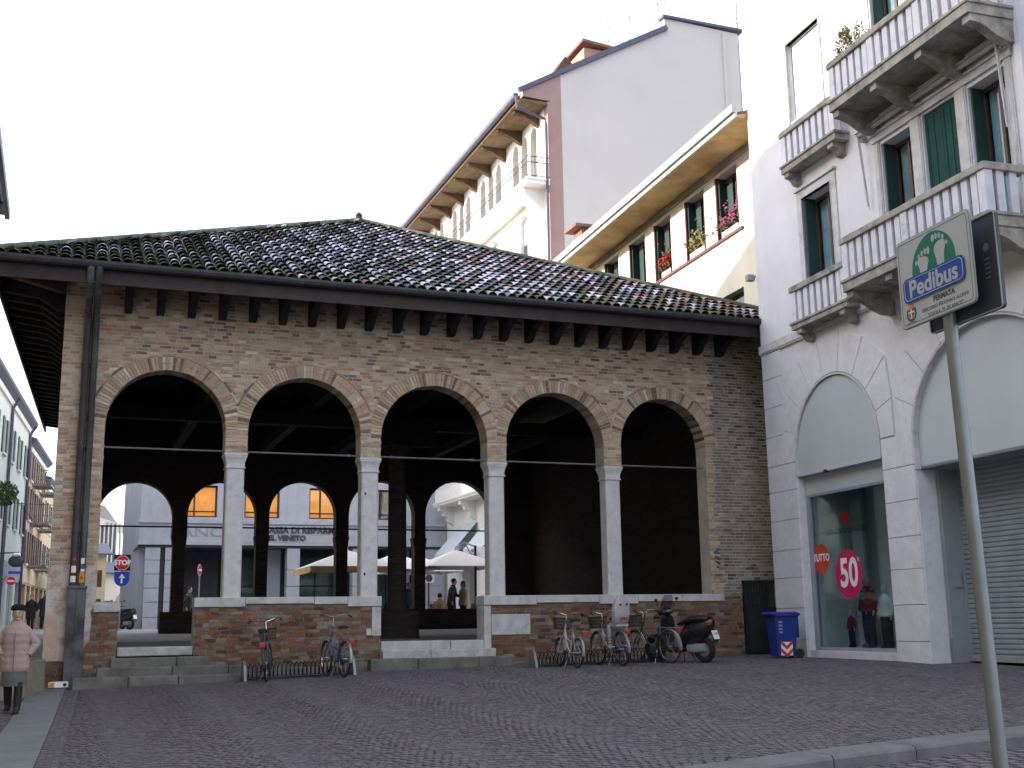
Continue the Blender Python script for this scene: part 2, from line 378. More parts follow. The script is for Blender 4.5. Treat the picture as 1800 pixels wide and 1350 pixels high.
# higher ground behind and beside the loggia, out to the horizon
mb = MB(); ys = [24.4, 30, 41.5, 50, 58, 90, 200, 900]; zs = [.93, .95, 1.34, 1.37, 1.42, 1.5, 1.5, 1.5]; xs = [-700, -60, -4, 0, 20, 60, 700]
for y, z in zip(ys, zs):
    for x in xs: mb.v.append(V((x, y, z)))
for j in range(len(ys)-1):
    for i in range(len(xs)-1): mb.f.append((j*7+i, j*7+i+1, (j+1)*7+i+1, (j+1)*7+i)); mb.c.append(None)
mb.build('street', 'street', kind='structure')
mb = MB(); mb.prism([(-700, -700, -.4), (700, -700, -.4), (700, 900, -.4), (-700, 900, -.4)], (0, 0, -.1)); mb.build('terrain', 'ground', kind='structure')
# raised pavement left of the loggia with its low retaining wall
mb = MB(); mb.prism([(-.27, 24.39, -.1), (-.27, 23.6, -.1), (-.62, 22.3, -.1), (-5, 20.5, -.1), (-5, 24.39, -.1)], (0, 0, 1.02)); mb.build('raised_pavement', 'street', kind='structure')
t = thing('retaining_wall', 'low yellowish stained masonry wall left of the corner pier behind the walking woman', 'wall', (-.6, 22.2, .2))
mb = MB(); mb.prism([(-.20, 24.2, .2), (-.19, 23.5, .2), (-.56, 22.2, .2), (-5, 20.4, .0), (-5, 20.5, .0), (-.63, 22.3, .2), (-.29, 23.6, .2), (-.29, 24.2, .2)], (0, 0, .75)); mb.build('wall_body', 'stone_wall', t)
# cobbles of the piazza: arcs of small cubes
def stone(mb, x, y, s, sy, zoff=0, rot=0, col=None, h=.05):
    z = gz(x, y)+zoff; c_, s_ = math.cos(rot)*s/2, math.sin(rot)*s/2; k = sy/s; q = .90
    b = [(x-c_+s_*k, y-s_-c_*k), (x+c_+s_*k, y+s_-c_*k), (x+c_-s_*k, y+s_+c_*k), (x-c_-s_*k, y-s_+c_*k)]
    vs = [(a, d, z-h) for a, d in b]+[(x+(a-x)*q, y+(d-y)*q, z+R.uniform(-.003, .004)) for a, d in b]
    mb.add(vs, [(0, 1, 5, 4), (1, 2, 6, 5), (2, 3, 7, 6), (3, 0, 4, 7), (4, 5, 6, 7)], col)
def ccol():
    b = R.uniform(.096, .124); k = R.random()
    return (b*(1.12 if k < .6 else 1.02), b*.96, b*(1.10 if k > .4 else .98))
stuff = MB(); near = []
bay = 1.5; step = .098
for bi in range(-2, 12):
    for k in range(-8, 170):
        for q in range(15):
            u = (q+.5)/15; x = bi*bay+u*bay; sag = .42*(1-(2*u-1)**2); y = 8.8+k*step+sag
            x += R.uniform(-.012, .012)+((k*37) % 11-5)*.008; y += R.uniform(-.012, .012)+((bi*53) % 7)*.014
            sl_ = math.atan(.42*4*(1-2*u)/bay)
            if x < -2.6 or x > 15.6 or y > 24.25 or y < kerb_y(x)+.03: continue
            if y > 23.3 and 0 < x < 4.2 or (y > 23.9 and x > 0): continue
            if strip_x(y)-.62 < x < strip_x(y)+.26: continue
            if x < -.2 and y > 22.3+(x+.6)*.4: continue
            if x > 15.05-(23-y)*.055: continue
            if y < kerb_y(x)+.5 and 3.5 < x < 11 and len(near) < 300: near.append((x, y, sl_))
            else: stone(stuff, x, y, R.uniform(.084, .098), R.uniform(.084, .094), rot=sl_+R.uniform(-.09, .09), col=ccol())
ob = stuff.build('cobblestones', 'cobble', ground, kind='stuff', world=False, fix=False)
protos = []
for i in range(6):
    mb = MB(); c = ccol(); q = .047; z0 = -.05
    b = [(-q, -q), (q, -q), (q, q), (-q, q)]
    mb.add([(a, d, z0) for a, d in b]+[(a*.86, d*.86, .002) for a, d in b], [(0, 1, 5, 4), (1, 2, 6, 5), (2, 3, 7, 6), (3, 0, 4, 7), (4, 5, 6, 7)], c)
    protos.append(mb)
first = {}
for n_, (x, y, rr) in enumerate(near):
    i = n_ % 6
    if i not in first: o = protos[i].build('cobblestone', 'cobble', ground, world=False); first[i] = o
    else: o = part(first[i], 'cobblestone', ground)
    o.location = (x, y, gz(x, y)); o.rotation_euler = (0, 0, rr)
# three rows of long setts beside the slab strip
mb = MB()
for r_ in range(3):
    y = 6.0
    while y < 23.2:
        L = R.uniform(.16, .24); x = strip_x(y)+.045+r_*.085; stone(mb, x, y+L/2, .075, L-.012, rot=-.035, col=ccol()); y += L
mb.build('edging_setts', 'cobble', ground, kind='stuff', world=False, fix=False)
# slab strip
pav = thing('paving_strip', 'strip of grey stone slabs leading to the corner pier of the loggia', 'paving', (0, 20, .2))
mb = MB()
for k in range(44):
    a, b = 2+k*.5, 2.5+k*.5; P = [(strip_x(a)-.61, a), (strip_x(a)+.01, a), (strip_x(b)+.01, b), (strip_x(b)-.61, b)]; mb.quad(*[(x, y, gz(x, y)+.0005) for x, y in P])
mb.build('joint_bed', 'rubber', pav)
y = 2.0
while y < 24.0:
    L = min(R.uniform(.9, 2.2), min(c for c in (6, 12, 18.5, 24.05) if c > y+.01)-y); a, b = y+.018, y+L-.018
    mb = MB(); P = [(strip_x(a)-.6, a), (strip_x(a), a), (strip_x(b), b), (strip_x(b)-.6, b)]
    dz = R.uniform(-.003, .004)
    mb.add([(p, q, gz(p, q)-.06) for p, q in P]+[(p, q, gz(p, q)+.016+dz) for p, q in P], [(0, 1, 5, 4), (1, 2, 6, 5), (2, 3, 7, 6), (3, 0, 4, 7), (4, 5, 6, 7)]).build('paving_slab', 'slab', pav, bevel=.008)
    y += L
# kerb and the setts of the road
kb = thing('kerb', 'grey stone kerb between the piazza and the road in the right foreground', 'kerb', (7, 9.6, .2))
x = -6.0
while x < 20:
    L = R.uniform(.9, 1.5); a, b = x+.006, x+L-.006; mb = MB()
    P = [(a, kerb_y(a, .45)), (b, kerb_y(b, .45)), (b, kerb_y(b)), (a, kerb_y(a))]
    prof = [(0, -.2), (0, -.03), (.02, -.005), (.055, .008), (.45, .008), (.45, -.2)]
    rings = []
    for e in (a, b): rings.append([(e, kerb_y(e, .45)+p, gz(e, kerb_y(e))+z) for p, z in prof])
    mb.loft(rings).build('kerb_stone', 'kerb', kb)
    x += L
near2 = []; first = {}; rest = MB()
for r_ in range(46):
    x = -5+R.uniform(0, .2)
    while x < 17:
        L = R.uniform(.13, .24); yy = kerb_y(x, .45)-.07-r_*.125
        if yy > 3: near2.append((x+L/2, yy, L-.018))
        x += L
near2.sort(key=lambda p: 0 if 6 < p[0] < 10.5 and p[1] > 7.9 else 1)
rd = MB(); xs = [-60]+[-6+i for i in range(27)]+[60]; n_ = len(xs)
for k in range(30):
    for x in xs: y = kerb_y(x, .44)-k*.6; rd.v.append(V((x, y, gz(x, y)-.145)))
for k in range(29):
    for i in range(n_-1): rd.f.append((k*n_+i+1, k*n_+i, (k+1)*n_+i, (k+1)*n_+i+1)); rd.c.append(None)
road = rd.build('road', 'ground', kind='structure')
for i, (x, y, L) in enumerate(near2):
    if i < 300:
        k = i % 8
        if k not in first:
            mb = MB(); Lx = .09+.013*k/2; q = (L-.0)/2; hx = .055
            b = [(-.5, -hx), (.5, -hx), (.5, hx), (-.5, hx)]
            mb.add([(a, d, -.05) for a, d in b]+[(a*.92, d*.86, .004) for a, d in b], [(0, 1, 5, 4), (1, 2, 6, 5), (2, 3, 7, 6), (3, 0, 4, 7), (4, 5, 6, 7)], ccol())
            o = mb.build('sett', 'cobble', road, world=False); first[k] = o
        else: o = part(first[k], 'sett', road)
        o.location = (x, y, gz(x, y)-.105); o.scale = (L, 1, 1); o.rotation_euler = (0, 0, .117)
    else: stone(rest, x, y, L, .11, zoff=-.105, rot=.117, col=ccol())
rest.build('setts', 'cobble', road, kind='stuff', world=False, fix=False)
# ================================================================ LOGGIA
LG = thing('loggia', 'old brick loggia with five round arches on white columns under a mossy tiled roof', 'loggia', (8, 24.4, .5))
F = 24.4
AR = [(.633, 3.0), (3.45, 5.85), (6.29, 8.74), (9.19, 11.62), (12.06, 14.32)]
ZT = 6.67
ops = [(a, b, 5.0, ZT, 1) for a, b in AR]+[(.633, 14.32, 2.0, 5.0), (1.06, 2.51, .3, 2.0), (6.31, 8.62, .3, 2.0), (15.13, 16.3, .3, 2.38)]
mb = MB(); facade(mb, -.24, 16.4, .2, 8.5, F, F+.46, ops)
wall = mb.build('facade_wall', 'mortar', LG)
mb = MB()
for x0, x1 in ((-.24, 1.06), (2.51, 6.31), (8.62, 15.13)): mb.box(x0, x1, F-.003, F+.002, .25, 1.97)
mb.build('old_mortar', mat('old_mortar', (.235, .195, .155), var=.3, scale=3, bump=.8, bs=40, dirt=((.10, .085, .07), .6, 1.8)), wall)
def in_open(x, z, mx=0, mz=0):
    for a, b in AR:
        r = (b-a)/2; c = (a+b)/2; zs_ = ZT-r
        if z >= zs_-.02:
            if math.hypot(x-c, z-zs_) < r+.30+mz*.5: return True
        elif z > 5.0 and a-mx < x < b+mx: return True
    if 1.9 < z < 5.0 and .633 < x < 14.32: return True
    if z < 1.9 and (1.06 < x < 2.51 or 6.31 < x < 8.62): return True
    if z < 2.38 and x > 15.13: return True
    return False
def bcol(z, x):
    k = R.random(); b = R.uniform(.82, 1.15)*(.82 if z < 1.95 else 1.75)
    if z < 1.95:
        p = (.26, .115, .065) if k < .28 else (.21, .12, .08) if k < .52 else (.25, .185, .13) if k < .78 else (.12, .07, .055) if k < .88 else (.31, .25, .185)
    elif x < .633 or 3 < z < 5.4:
        p = (.29, .215, .155) if k < .48 else (.23, .165, .115) if k < .74 else (.25, .13, .085) if k < .85 else (.34, .28, .22)
    else:
        p = (.30, .225, .16) if k < .50 else (.24, .17, .12) if k < .72 else (.13, .085, .07) if k < .84 else (.26, .14, .095) if k < .89 else (.36, .30, .235)
    if x > 14.45 and z > 1.95: g_ = sum(p)/3; p = tuple(.62*(c*.5+g_*.5) for c in p)
    return tuple(c*b for c in p)
bricks = []
z = .30; row = 0
while z < 8.44:
    h_ = R.uniform(.070, .080); x = -.24-(R.uniform(.02, .24) if row % 2 else 0)
    while x < 16.3:
        L = R.choice((.25, .24, .19, .13, .22, .165)) + R.uniform(-.012, .012); a, b = max(x, -.235), min(x+L-.016, 16.35); x += L
        if b-a < .05: continue
        # clip against the openings
        n = 8; ins = [in_open(a+(b-a)*(i+.5)/n, z+h_/2, 0, .0) for i in range(n)]
        if all(ins): continue
        if any(ins):
            g = [i for i in range(n) if not ins[i]]; lo_, hi_ = g[0], g[-1]+1
            if len(g) != hi_-lo_: hi_ = next((i for i in range(lo_, n) if ins[i]), n)
            a, b = a+(b-a)*lo_/n, a+(b-a)*hi_/n
            if b-a < .03: continue
        if z < gz((a+b)/2, 24.3)-.08: continue
        # missing or plaster-hidden bricks
        bricks.append((a, b, z, z+h_-(.012 if z < 1.95 else .019)))
    z += h_; row += 1
def brick_mb(mb, a, b, c, d, col, jit=True):
    p = (.012 if c < 1.95 else .006)+(R.uniform(-.004, .006)); q_ = .008 if c < 1.95 else .004; j = (lambda: R.uniform(-q_, q_)) if jit else (lambda: 0)
    vs = [(a+j(), F-p, c+j()), (b+j(), F-p, c+j()), (b+j(), F-p, d+j()), (a+j(), F-p, d+j()), (a, F+.004, c), (b, F+.004, c), (b, F+.004, d), (a, F+.004, d)]
    mb.add(vs, [(0, 1, 2, 3), (0, 4, 5, 1), (1, 5, 6, 2), (2, 6, 7, 3), (3, 7, 4, 0)], col)
bricks.sort(key=lambda q: (q[1]-q[0] < .2, q[0]*1.0+(0 if q[2] < 1.9 else 3)))
rest = MB(); cnt = 0
for q in bricks:
    if cnt < 300 and q[1]-q[0] > .2: mb = MB(); brick_mb(mb, *q, bcol(q[2], q[0])); mb.build('brick', 'brick', wall, fix=False); cnt += 1
    else: brick_mb(rest, *q, bcol(q[2], q[0]))
rest.build('bricks', 'brick', wall, kind='stuff', fix=False)
# voussoirs of the arches and the thin outer ring
vs_rest = MB()
for ai, (a, b) in enumerate(AR):
    r = (b-a)/2; cx = (a+b)/2; zs_ = ZT-r; N = 60
    def half(x): return True
    for k in range(N):
        t0 = PI*k/N; t1 = PI*(k+1)/N; tm = (t0+t1)/2
        r1 = r+.275
        # neighbouring rings meet on the middle of the pier
        lim = ((AR[ai+1][0]+b)/2-cx) if math.cos(tm) > 0 and ai < 4 else (cx-(AR[ai-1][1]+a)/2) if math.cos(tm) < 0 and ai > 0 else 9
        if abs(math.cos(tm))*r1 > lim-.01: r1 = max(r+.06, (lim-.01)/abs(math.cos(tm)))
        g = .0075/r; segs = [(r+.002, r1)] if R.random() < .45 or r1 < r+.2 else [(r+.002, r+.125), (r+.137, r1)]
        col = bcol(7, 5); mb = MB()
        for s0, s1 in segs:
            p = .016+R.uniform(-.004, .005)
            P = [(cx+q*math.cos(t), zs_+q*math.sin(t)) for q, t in ((s0, t0+g), (s1, t0+g*.7), (s1, t1-g*.7), (s0, t1-g))]
            mb.add([(x, F-p, z) for x, z in P]+[(x, F+.004, z) for x, z in P], [(0, 1, 2, 3), (0, 4, 5, 1), (1, 5, 6, 2), (2, 6, 7, 3), (3, 7, 4, 0)], col)
        mb.build('arch_brick', 'brick', wall)
    # outer ring of flat bricks
    k = 0; N2 = 17
    for k in range(N2):
        t0 = PI*k/N2+.006; t1 = PI*(k+1)/N2-.006; r0, r1 = r+.288, r+.335
        tm = (t0+t1)/2; lim = ((AR[ai+1][0]+b)/2-cx) if math.cos(tm) > 0 and ai < 4 else (cx-(AR[ai-1][1]+a)/2) if math.cos(tm) < 0 and ai > 0 else 9
        if abs(math.cos(tm))*r1 > lim: continue
        P = [(cx+q*math.cos(t), zs_+q*math.sin(t)) for q, t in [(r0, t0), (r1, t0), (r1, tm), (r1, t1), (r0, t1), (r0, tm)]]
        vs_rest.prism([(x, F-.018, z) for x, z in P], (0, .02, 0), c=bcol(7, 5))
vs_rest.build('ring_bricks', 'brick', wall, kind='stuff')
# lining of the arches (soffit bricks), pier reveals
mb = MB()
for a, b in AR:
    r = (b-a)/2; cx = (a+b)/2; zs_ = ZT-r; N = 40
    for k in range(N):
        t0, t1 = PI*k/N+.003, PI*(k+1)/N-.003
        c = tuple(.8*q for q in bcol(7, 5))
        for y0, y1 in ((F-.01, F+.225), (F+.235, F+.46)):
            P = [(cx+q*math.cos(t), zs_+q*math.sin(t)) for q, t in ((r-.006, t0), (r-.006, t1), (r+.01, t1), (r+.01, t0))]
            mb.prism([(x, y0, z) for x, z in P], (0, y1-y0, 0), c=c)
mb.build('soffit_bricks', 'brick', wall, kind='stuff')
# plaster patches of the corner pier
pl = [(-.25, 2.66), (-.1, 2.71), (.02, 2.66), (.1, 2.72), (.3, 2.70), (.42, 2.63), (.5, 2.66), (.6, 2.6), (.625, 2.5), (.625, 2.1), (.615, 1.91), (.55, 1.82), (.58, 1.66), (.57, 1.47), (.56, 1.25), (.47, 1.16), (.46, 1.08), (.43, 1.01), (.3, .93), (.15, .88), (-.05, .9), (-.25, .89)]
mb = MB(); mb.prism([(x, F-.035, z) for x, z in pl], (0, .03, 0)); mb.build('plaster_patch', 'plaster', LG)
mb = MB(); mb.prism([(-.262, F-.03, .9), (-.262, F-.03, 2.68), (-.225, F+.5, 2.66), (-.225, F+.5, .9)], (.02, 0, 0)); mb.build('plaster_patch', 'plaster', LG)
mb = MB(); mb.prism([(-.235, F-.036, 1.75), (-.06, F-.036, 1.77), (.0, F-.036, 1.4), (-.02, F-.036, .93), (-.235, F-.036, .93)], (0, -.006, 0))
mb.build('plaster_patch', mat('pink_plaster', (.50, .35, .27), var=.12, scale=4, bump=.6, bs=20), LG, label='pinkish inner coat of plaster')
# columns
for i in range(4):
    cx = (AR[i][1]+AR[i+1][0])/2; y0 = F+.03
    mb = MB(); hw = .185; ch = .028
    P = [(cx-hw+ch, y0), (cx+hw-ch, y0), (cx+hw, y0+ch), (cx+hw, y0+.36-ch), (cx+hw-ch, y0+.36), (cx-hw+ch, y0+.36), (cx-hw, y0+.36-ch), (cx-hw, y0+ch)]
    mb.prism([(x, y, 2.06) for x, y in P], (0, 0, 2.63)); c = mb.build('column', 'white_stone', LG, bevel=.004)
    mb = MB(); prof = [(4.69, .20), (4.715, .205), (4.72, .185), (4.80, .187), (4.86, .20), (4.92, .222), (4.925, .228), (4.955, .228), (4.96, .238), (5.0, .238)]
    mb.loft([[(cx-w_, y0+.18-w_, z), (cx+w_, y0+.18-w_, z), (cx+w_, y0+.18+w_, z), (cx-w_, y0+.18+w_, z)] for z, w_ in prof]); mb.build('capital', 'white_stone', c)
    if i == 1:
        mb = MB()
        for z in (2.5, 4.2): mb.box(cx-.12, cx-.085, y0-.004, y0+.02, z, z+.06)
        mb.build('socket_hole', 'black', c)
# sills and parapet stones
def sill(x0, x1, z0, z1, y0=F-.06, y1=F+.5, name='sill_stone', m_='sill_stone'):
    mb = MB(); mb.box(x0+.004, x1-.004, y0, y1, z0, z1); return mb.build(name, m_, LG, bevel=.012)
for x0, x1, z0 in ((2.49, 3.5, 1.875), (3.5, 4.9, 1.93), (4.9, 5.6, 1.91), (5.6, 6.33, 1.86), (8.60, 9.85, 1.86), (9.85, 11.38, 1.90), (11.38, 12.36, 1.86), (12.36, 13.5, 1.905), (13.5, 14.62, 1.90)): sill(x0, x1, z0, 2.065)
sill(.60, 1.10, 1.80, 1.97); 
sill(6.12, 6.325, 1.25, 1.858, F-.03, F+.46, 'quoin_stone'); sill(6.0, 6.12, 1.26, 1.40, F-.03, F+.2, 'quoin_stone')
sill(8.61, 8.78, .8, 1.855, F-.03, F+.46, 'quoin_stone'); sill(8.78, 9.70, 1.22, 1.66, F-.03, F+.2, 'quoin_stone')
for x0, x1 in ((2.51, 3.0), (5.9, 6.0)): pass
# steps
def step(x0, x1, y0, y1, z0, z1, m_='step_stone'):
    x = x0
    while x < x1-.01:
        L = min(R.uniform(.9, 1.6), x1-x); L = x1-x if x1-x-L < .4 else L
        mb = MB(); dz = R.uniform(-.006, .006); mb.box(x+.005, x+L-.005, y0+R.uniform(-.012, .012), y1, z0, z1+dz); mb.build('step_stone', m_, LG, bevel=.02); x += L
step(1.07, 2.50, F-.05, F+.5, .95, 1.12, 'white_step'); step(.95, 2.85, F-.36, F-.05, .55, .93); step(.70, 4.35, F-.66, F-.36, .4, .76); step(.28, 3.95, F-.98, F-.66, .3, .60)
step(6.32, 8.61, F-.03, F+.46, .9, 1.125, 'white_step'); step(6.28, 8.78, F-.33, F-.03, .5, .955, 'white_step'); step(5.95, 9.05, F-.62, F-.33, .4, .79); step(4.35, 12.3, F-.12, F-.0, .4, .66)
# floor
mb = MB(); mb.box(-.2, 16.3, F+.4, 40.4, .5, 1.115); mb.build('floor', 'loggia_floor', LG)
# back arcade
BA = [(.96, 3.31, 6.18), (3.78, 6.02, 6.25), (6.46, 8.75, 6.33), (9.20, 11.57, 6.42), (11.97, 14.5, 6.50)]
ops = [(a, b, 4.45, z, 1) for a, b, z in BA]+[(.96, 14.5, 1.98, 4.45), (.96, 3.02, 1.1, 1.98)]
mb = MB(); facade(mb, .3, 16.4, .9, 8.5, 40.0, 40.45, ops); mb.build('back_wall', 'shaded_brick', LG)
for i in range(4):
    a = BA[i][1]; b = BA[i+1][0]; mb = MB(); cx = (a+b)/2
    mb.loft([[(cx-w_, 40.02, z), (cx+w_, 40.02, z), (cx+w_, 40.43, z), (cx-w_, 40.43, z)] for z, w_ in ((1.98, .2), (4.1, .2), (4.15, .215), (4.3, .23), (4.45, .255))]); mb.build('back_pillar', 'shaded_brick', LG)
# side walls: the street side is an arcade too, the far side is blind
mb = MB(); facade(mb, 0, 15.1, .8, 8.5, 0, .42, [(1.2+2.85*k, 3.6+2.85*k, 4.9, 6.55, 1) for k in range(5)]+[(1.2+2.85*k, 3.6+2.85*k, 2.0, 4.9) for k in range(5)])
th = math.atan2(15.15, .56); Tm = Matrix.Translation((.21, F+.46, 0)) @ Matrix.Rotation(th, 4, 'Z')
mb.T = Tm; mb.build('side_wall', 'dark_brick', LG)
mb = MB(); mb.box(15.95, 16.4, F+.46, 40.0, .6, 8.5); mb.build('side_wall', 'shaded_brick', LG)
# central column on its plinth, carrying a bracket and the main beams
mb = MB(); n = 8; cx, cy = 8.47, 31.0
mb.lathe([(.62, 1.11), (.62, 1.75), (.55, 1.80), (.36, 1.84), (.36, 1.95), (.30, 2.02), (.265, 2.1), (.25, 5.9), (.30, 6.0), (.38, 6.15), (.40, 6.3)], (cx, cy, 0), 12); mb.build('central_column', 'shaded_brick', LG, smooth=True)
mb = MB(); mb.box(-.1, 16, cy-.16, cy+.16, 6.75, 7.1); mb.box(cx-.16, cx+.16, F+.3, 40.1, 7.1, 7.4); mb.box(cx-1.1, cx+1.1, cy-.14, cy+.14, 6.3, 6.75)
for x in (3.2, 6.0, 11.8, 14.0): mb.box(x-.12, x+.12, F+.3, 40.1, 7.1, 7.35)
for k in range(4): mb.bar((cx, cy, 6.6), (cx+(1.8 if k % 2 else -1.8), cy, 7.0), .2)
mb.build('beam', 'dark_wood', LG)
# tie rods
for i, (a, b) in enumerate(AR):
    mb = MB(); z = 5.06; y = F+.2; mb.tube([(a-.05, y, z), (b+.05, y, z)], .019, 6)
    if i in (1, 2):
        for x in ((b-.25, b-.22) if i == 1 else (a+.28, b-.35, b-.3)): mb.tube([(x, y, z), (x+.03, y, z)], .034, 6)
    mb.build('tie_rod', 'rod', LG)
mb = MB(); mb.tube([(.8, 40.2, 4.74), (14.6, 40.2, 4.74)], .03, 6); mb.build('tie_rod', 'black', LG)
# ---- roof
E0 = V((-1.55, 23.08, 8.45)); E1 = V((16.75, 23.08, 8.45)); E2 = V((17.0, 42.2, 8.45)); E3 = V((-.83, 42.2, 8.45)); AP = V((7.70, 32.65, 13.25))
mb = MB()
for a, b in ((E0, E1), (E1, E2), (E2, E3), (E3, E0)): mb.prism([a, b, AP], (0, 0, -.06))
bed = mb.build('roof', 'roof_bed', LG)
def tile_mb(L, r0, r1, col, seg=6):
    """barrel tile along +Y (uphill), front lip thick"""
    mb = MB(); vs = []
    for y, r, k in ((0, r0, 1), (L, r1, 1), (0, r0, .90)):
        for i in range(seg+1):
            t = PI*i/seg; vs.append((-r*k*math.cos(t), y, r*k*math.sin(t)*.85))
    n = seg+1; fs = [(i, i+1, n+i+1, n+i) for i in range(seg)]+[(2*n+i, 2*n+i+1, i+1, i) for i in range(seg)]
    return mb, vs, fs
def tcol(x, row, rows, edge=False):
    k = R.random(); moss = R.random() < (.45 if row < 2 else .25 if row < 4 else .12)+(.5 if x < 1.5 else .28 if x < 3 else 0)+(.25 if edge else 0)
    f = min(1, max(0, (x-8.5)/7))
    if moss: b = R.uniform(.5, 1.2); return (.065*b, .085*b, .040*b)
    if k < .70*f+.03: b = R.uniform(.7, 1.2); return (.19*b, .10*b, .082*b)
    if k < .42+.25*f: b = R.uniform(.5, 1.6); return (.060*b, .055*b, .064*b)
    b = R.uniform(.4, 1.5)*(1-.45*f); return (.52*b, .50*b, .60*b)  # pale lilac share of the tiles paints in glints of sky
def slope_frame(a, b):
    ex = (b-a).normalized(); n_ = (b-a).cross(AP-a).normalized()
    if n_.z < 0: n_ = -n_
    ey = n_.cross(ex).normalized()
    if ey.z < 0: ey = -ey
    return ex, ey, n_
cov = []
protoT = {}
def lay(a, b, top=False, parts=0, name='roof_tile'):
    ex, ey, nn = slope_frame(a, b); W = (b-a).length; hL = (AP-a).dot(ey); ax = (AP-a).dot(ex)
    rest = MB(); n = int(W/.228); rows = int(hL/.40); cnt = 0
    for r_ in range(rows+1):
        for i in range(n+1):
            x = (i+.5)*W/n; y = r_*.40-.09
            if y < ax*0: pass
            yy = y+.1
            if x < ax*yy/hL+.02 or x > W-(W-ax)*yy/hL-.02: continue
            y += R.uniform(-.025, .025); col = tcol((a+ex*x).x if parts else 3, r_, rows, x < ax*yy/hL+.5 or x > W-(W-ax)*yy/hL-.4)
            tm, vs, fs = tile_mb(.50, .106, .062, col)
            rot = R.uniform(-.03, .03); o = a+ex*(x+R.uniform(-.01, .01))+ey*y+nn*(.03+R.uniform(0, .012))
            k = int(R.random()*10)
            M = Matrix(((ex.x, ey.x, nn.x, o.x), (ex.y, ey.y, nn.y, o.y), (ex.z, ey.z, nn.z, o.z), (0, 0, 0, 1))) @ Matrix.Rotation(rot, 4, 'Z') @ Matrix.Rotation(-.07, 4, 'X')
            if cnt < parts and r_ < 5:
                key = (tuple(round(c*24) for c in col)); 
                if key not in protoT: tm.add(vs, fs, col); ob = tm.build(name, 'tile', bed, world=False, smooth=True, fix=False); protoT[key] = ob
                else: ob = part(protoT[key], name, bed)
                ob.matrix_local = Matrix.Translation(-V((8, 24.4, .5))) @ M; cnt += 1
            else: rest.add([M @ V(p) for p in vs], fs, col)
    rest.build('roof_tiles', 'tile', bed, kind='stuff', fix=False, smooth=True)
lay(E0, E1, parts=300); lay(E3, E0)
# ridge tiles along the hips
for P, Q, nm in ((E0, AP, 0), (AP, E1, 1), (E3, AP, 2)):
    if P is AP: P, Q = Q, P
    d = (Q-P); L = d.length; n = int(L/.40); ex_ = d.normalized(); si = ex_.cross(V((0, 0, 1))).normalized(); up_ = si.cross(ex_)
    mb = MB(); mb.tube([P-up_*.01, Q-up_*.01], .115, 6); mb.build('ridge_mortar', 'roof_bed', bed)
    for k in range(n):
        col = (.07*R.uniform(.7, 1.3), .085*R.uniform(.8, 1.3), .05) if nm != 1 or R.random() < .6 else (.16, .13, .09)
        tm, vs, fs = tile_mb(.5, .125, .10, col); o = P+ex_*(k*L/n)+up_*.045
        M = Matrix(((si.x, ex_.x, up_.x, o.x), (si.y, ex_.y, up_.y, o.y), (si.z, ex_.z, up_.z, o.z), (0, 0, 0, 1))) @ Matrix.Rotation(.06, 4, 'X')
        tm.add([M @ V(p) for p in vs], fs, col); tm.build('ridge_tile', 'tile', bed, fix=False)
mb = MB(); mb.lathe([(.17, -.1), (.16, .05), (.10, .12), (.11, .2), (.04, .27), (.0, .3)], (AP.x, AP.y, AP.z+.05), 8); mb.build('finial', 'roof_bed', bed, smooth=True)
# moss along the gutter
mb = MB()
for k in range(1500):
    x = R.uniform(-1.4, 15.6); s = R.uniform(.012, .04); d = R.random()**2*.5
    mb.ell((x, 23.06+d, 8.44+d*.5+.03), s*1.4, s, s*.7, 5, 4)
mb.build('moss', 'moss', bed, kind='stuff', fix=False)
# eaves: gutter, fascia, boards, brackets
mb = MB()
GP = [(-.085, .03), (-.09, -.02), (-.07, -.075), (-.02, -.105), (.035, -.095), (.075, -.05), (.085, .03), (.07, .03), (.06, -.03), (.02, -.075), (-.02, -.085), (-.06, -.06), (-.075, -.02), (-.072, .03)]
mb.loft([[(x, 23.0+p, 8.40+q) for p, q in GP] for x in (-1.72, 15.6)]); mb.build('gutter', 'gutter', LG)
mb = MB(); x = -1.2
while x < 15.4: mb.box(x-.012, x+.012, 22.905, 23.10, 8.425, 8.437); x += .62
mb.build('gutter_clips', 'gutter', LG, kind='stuff')
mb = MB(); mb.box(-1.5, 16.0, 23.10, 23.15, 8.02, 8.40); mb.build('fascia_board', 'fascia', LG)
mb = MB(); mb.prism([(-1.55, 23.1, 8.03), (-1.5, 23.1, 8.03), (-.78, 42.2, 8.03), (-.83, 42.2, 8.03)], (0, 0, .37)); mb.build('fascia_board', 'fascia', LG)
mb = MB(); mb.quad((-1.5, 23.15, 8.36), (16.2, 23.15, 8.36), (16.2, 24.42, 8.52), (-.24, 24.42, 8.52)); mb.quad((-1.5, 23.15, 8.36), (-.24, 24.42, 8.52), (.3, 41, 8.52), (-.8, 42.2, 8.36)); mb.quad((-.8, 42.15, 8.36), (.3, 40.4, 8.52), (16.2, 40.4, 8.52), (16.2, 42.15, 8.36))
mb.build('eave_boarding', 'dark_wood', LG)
x = .96
while x < 15.4:
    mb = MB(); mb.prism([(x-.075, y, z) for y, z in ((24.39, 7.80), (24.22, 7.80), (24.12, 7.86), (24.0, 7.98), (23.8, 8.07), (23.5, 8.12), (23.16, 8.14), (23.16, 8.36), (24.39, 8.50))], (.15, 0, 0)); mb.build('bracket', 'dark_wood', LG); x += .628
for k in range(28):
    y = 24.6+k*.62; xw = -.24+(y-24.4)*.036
    mb = MB(); mb.prism([(xw-d, y-.075, z) for d, z in ((.01, 7.80), (.17, 7.80), (.3, 7.9), (.5, 8.03), (1.2, 8.12), (1.2, 8.36), (.01, 8.50))], (0, .15, 0)); mb.build('bracket', 'dark_wood', LG)
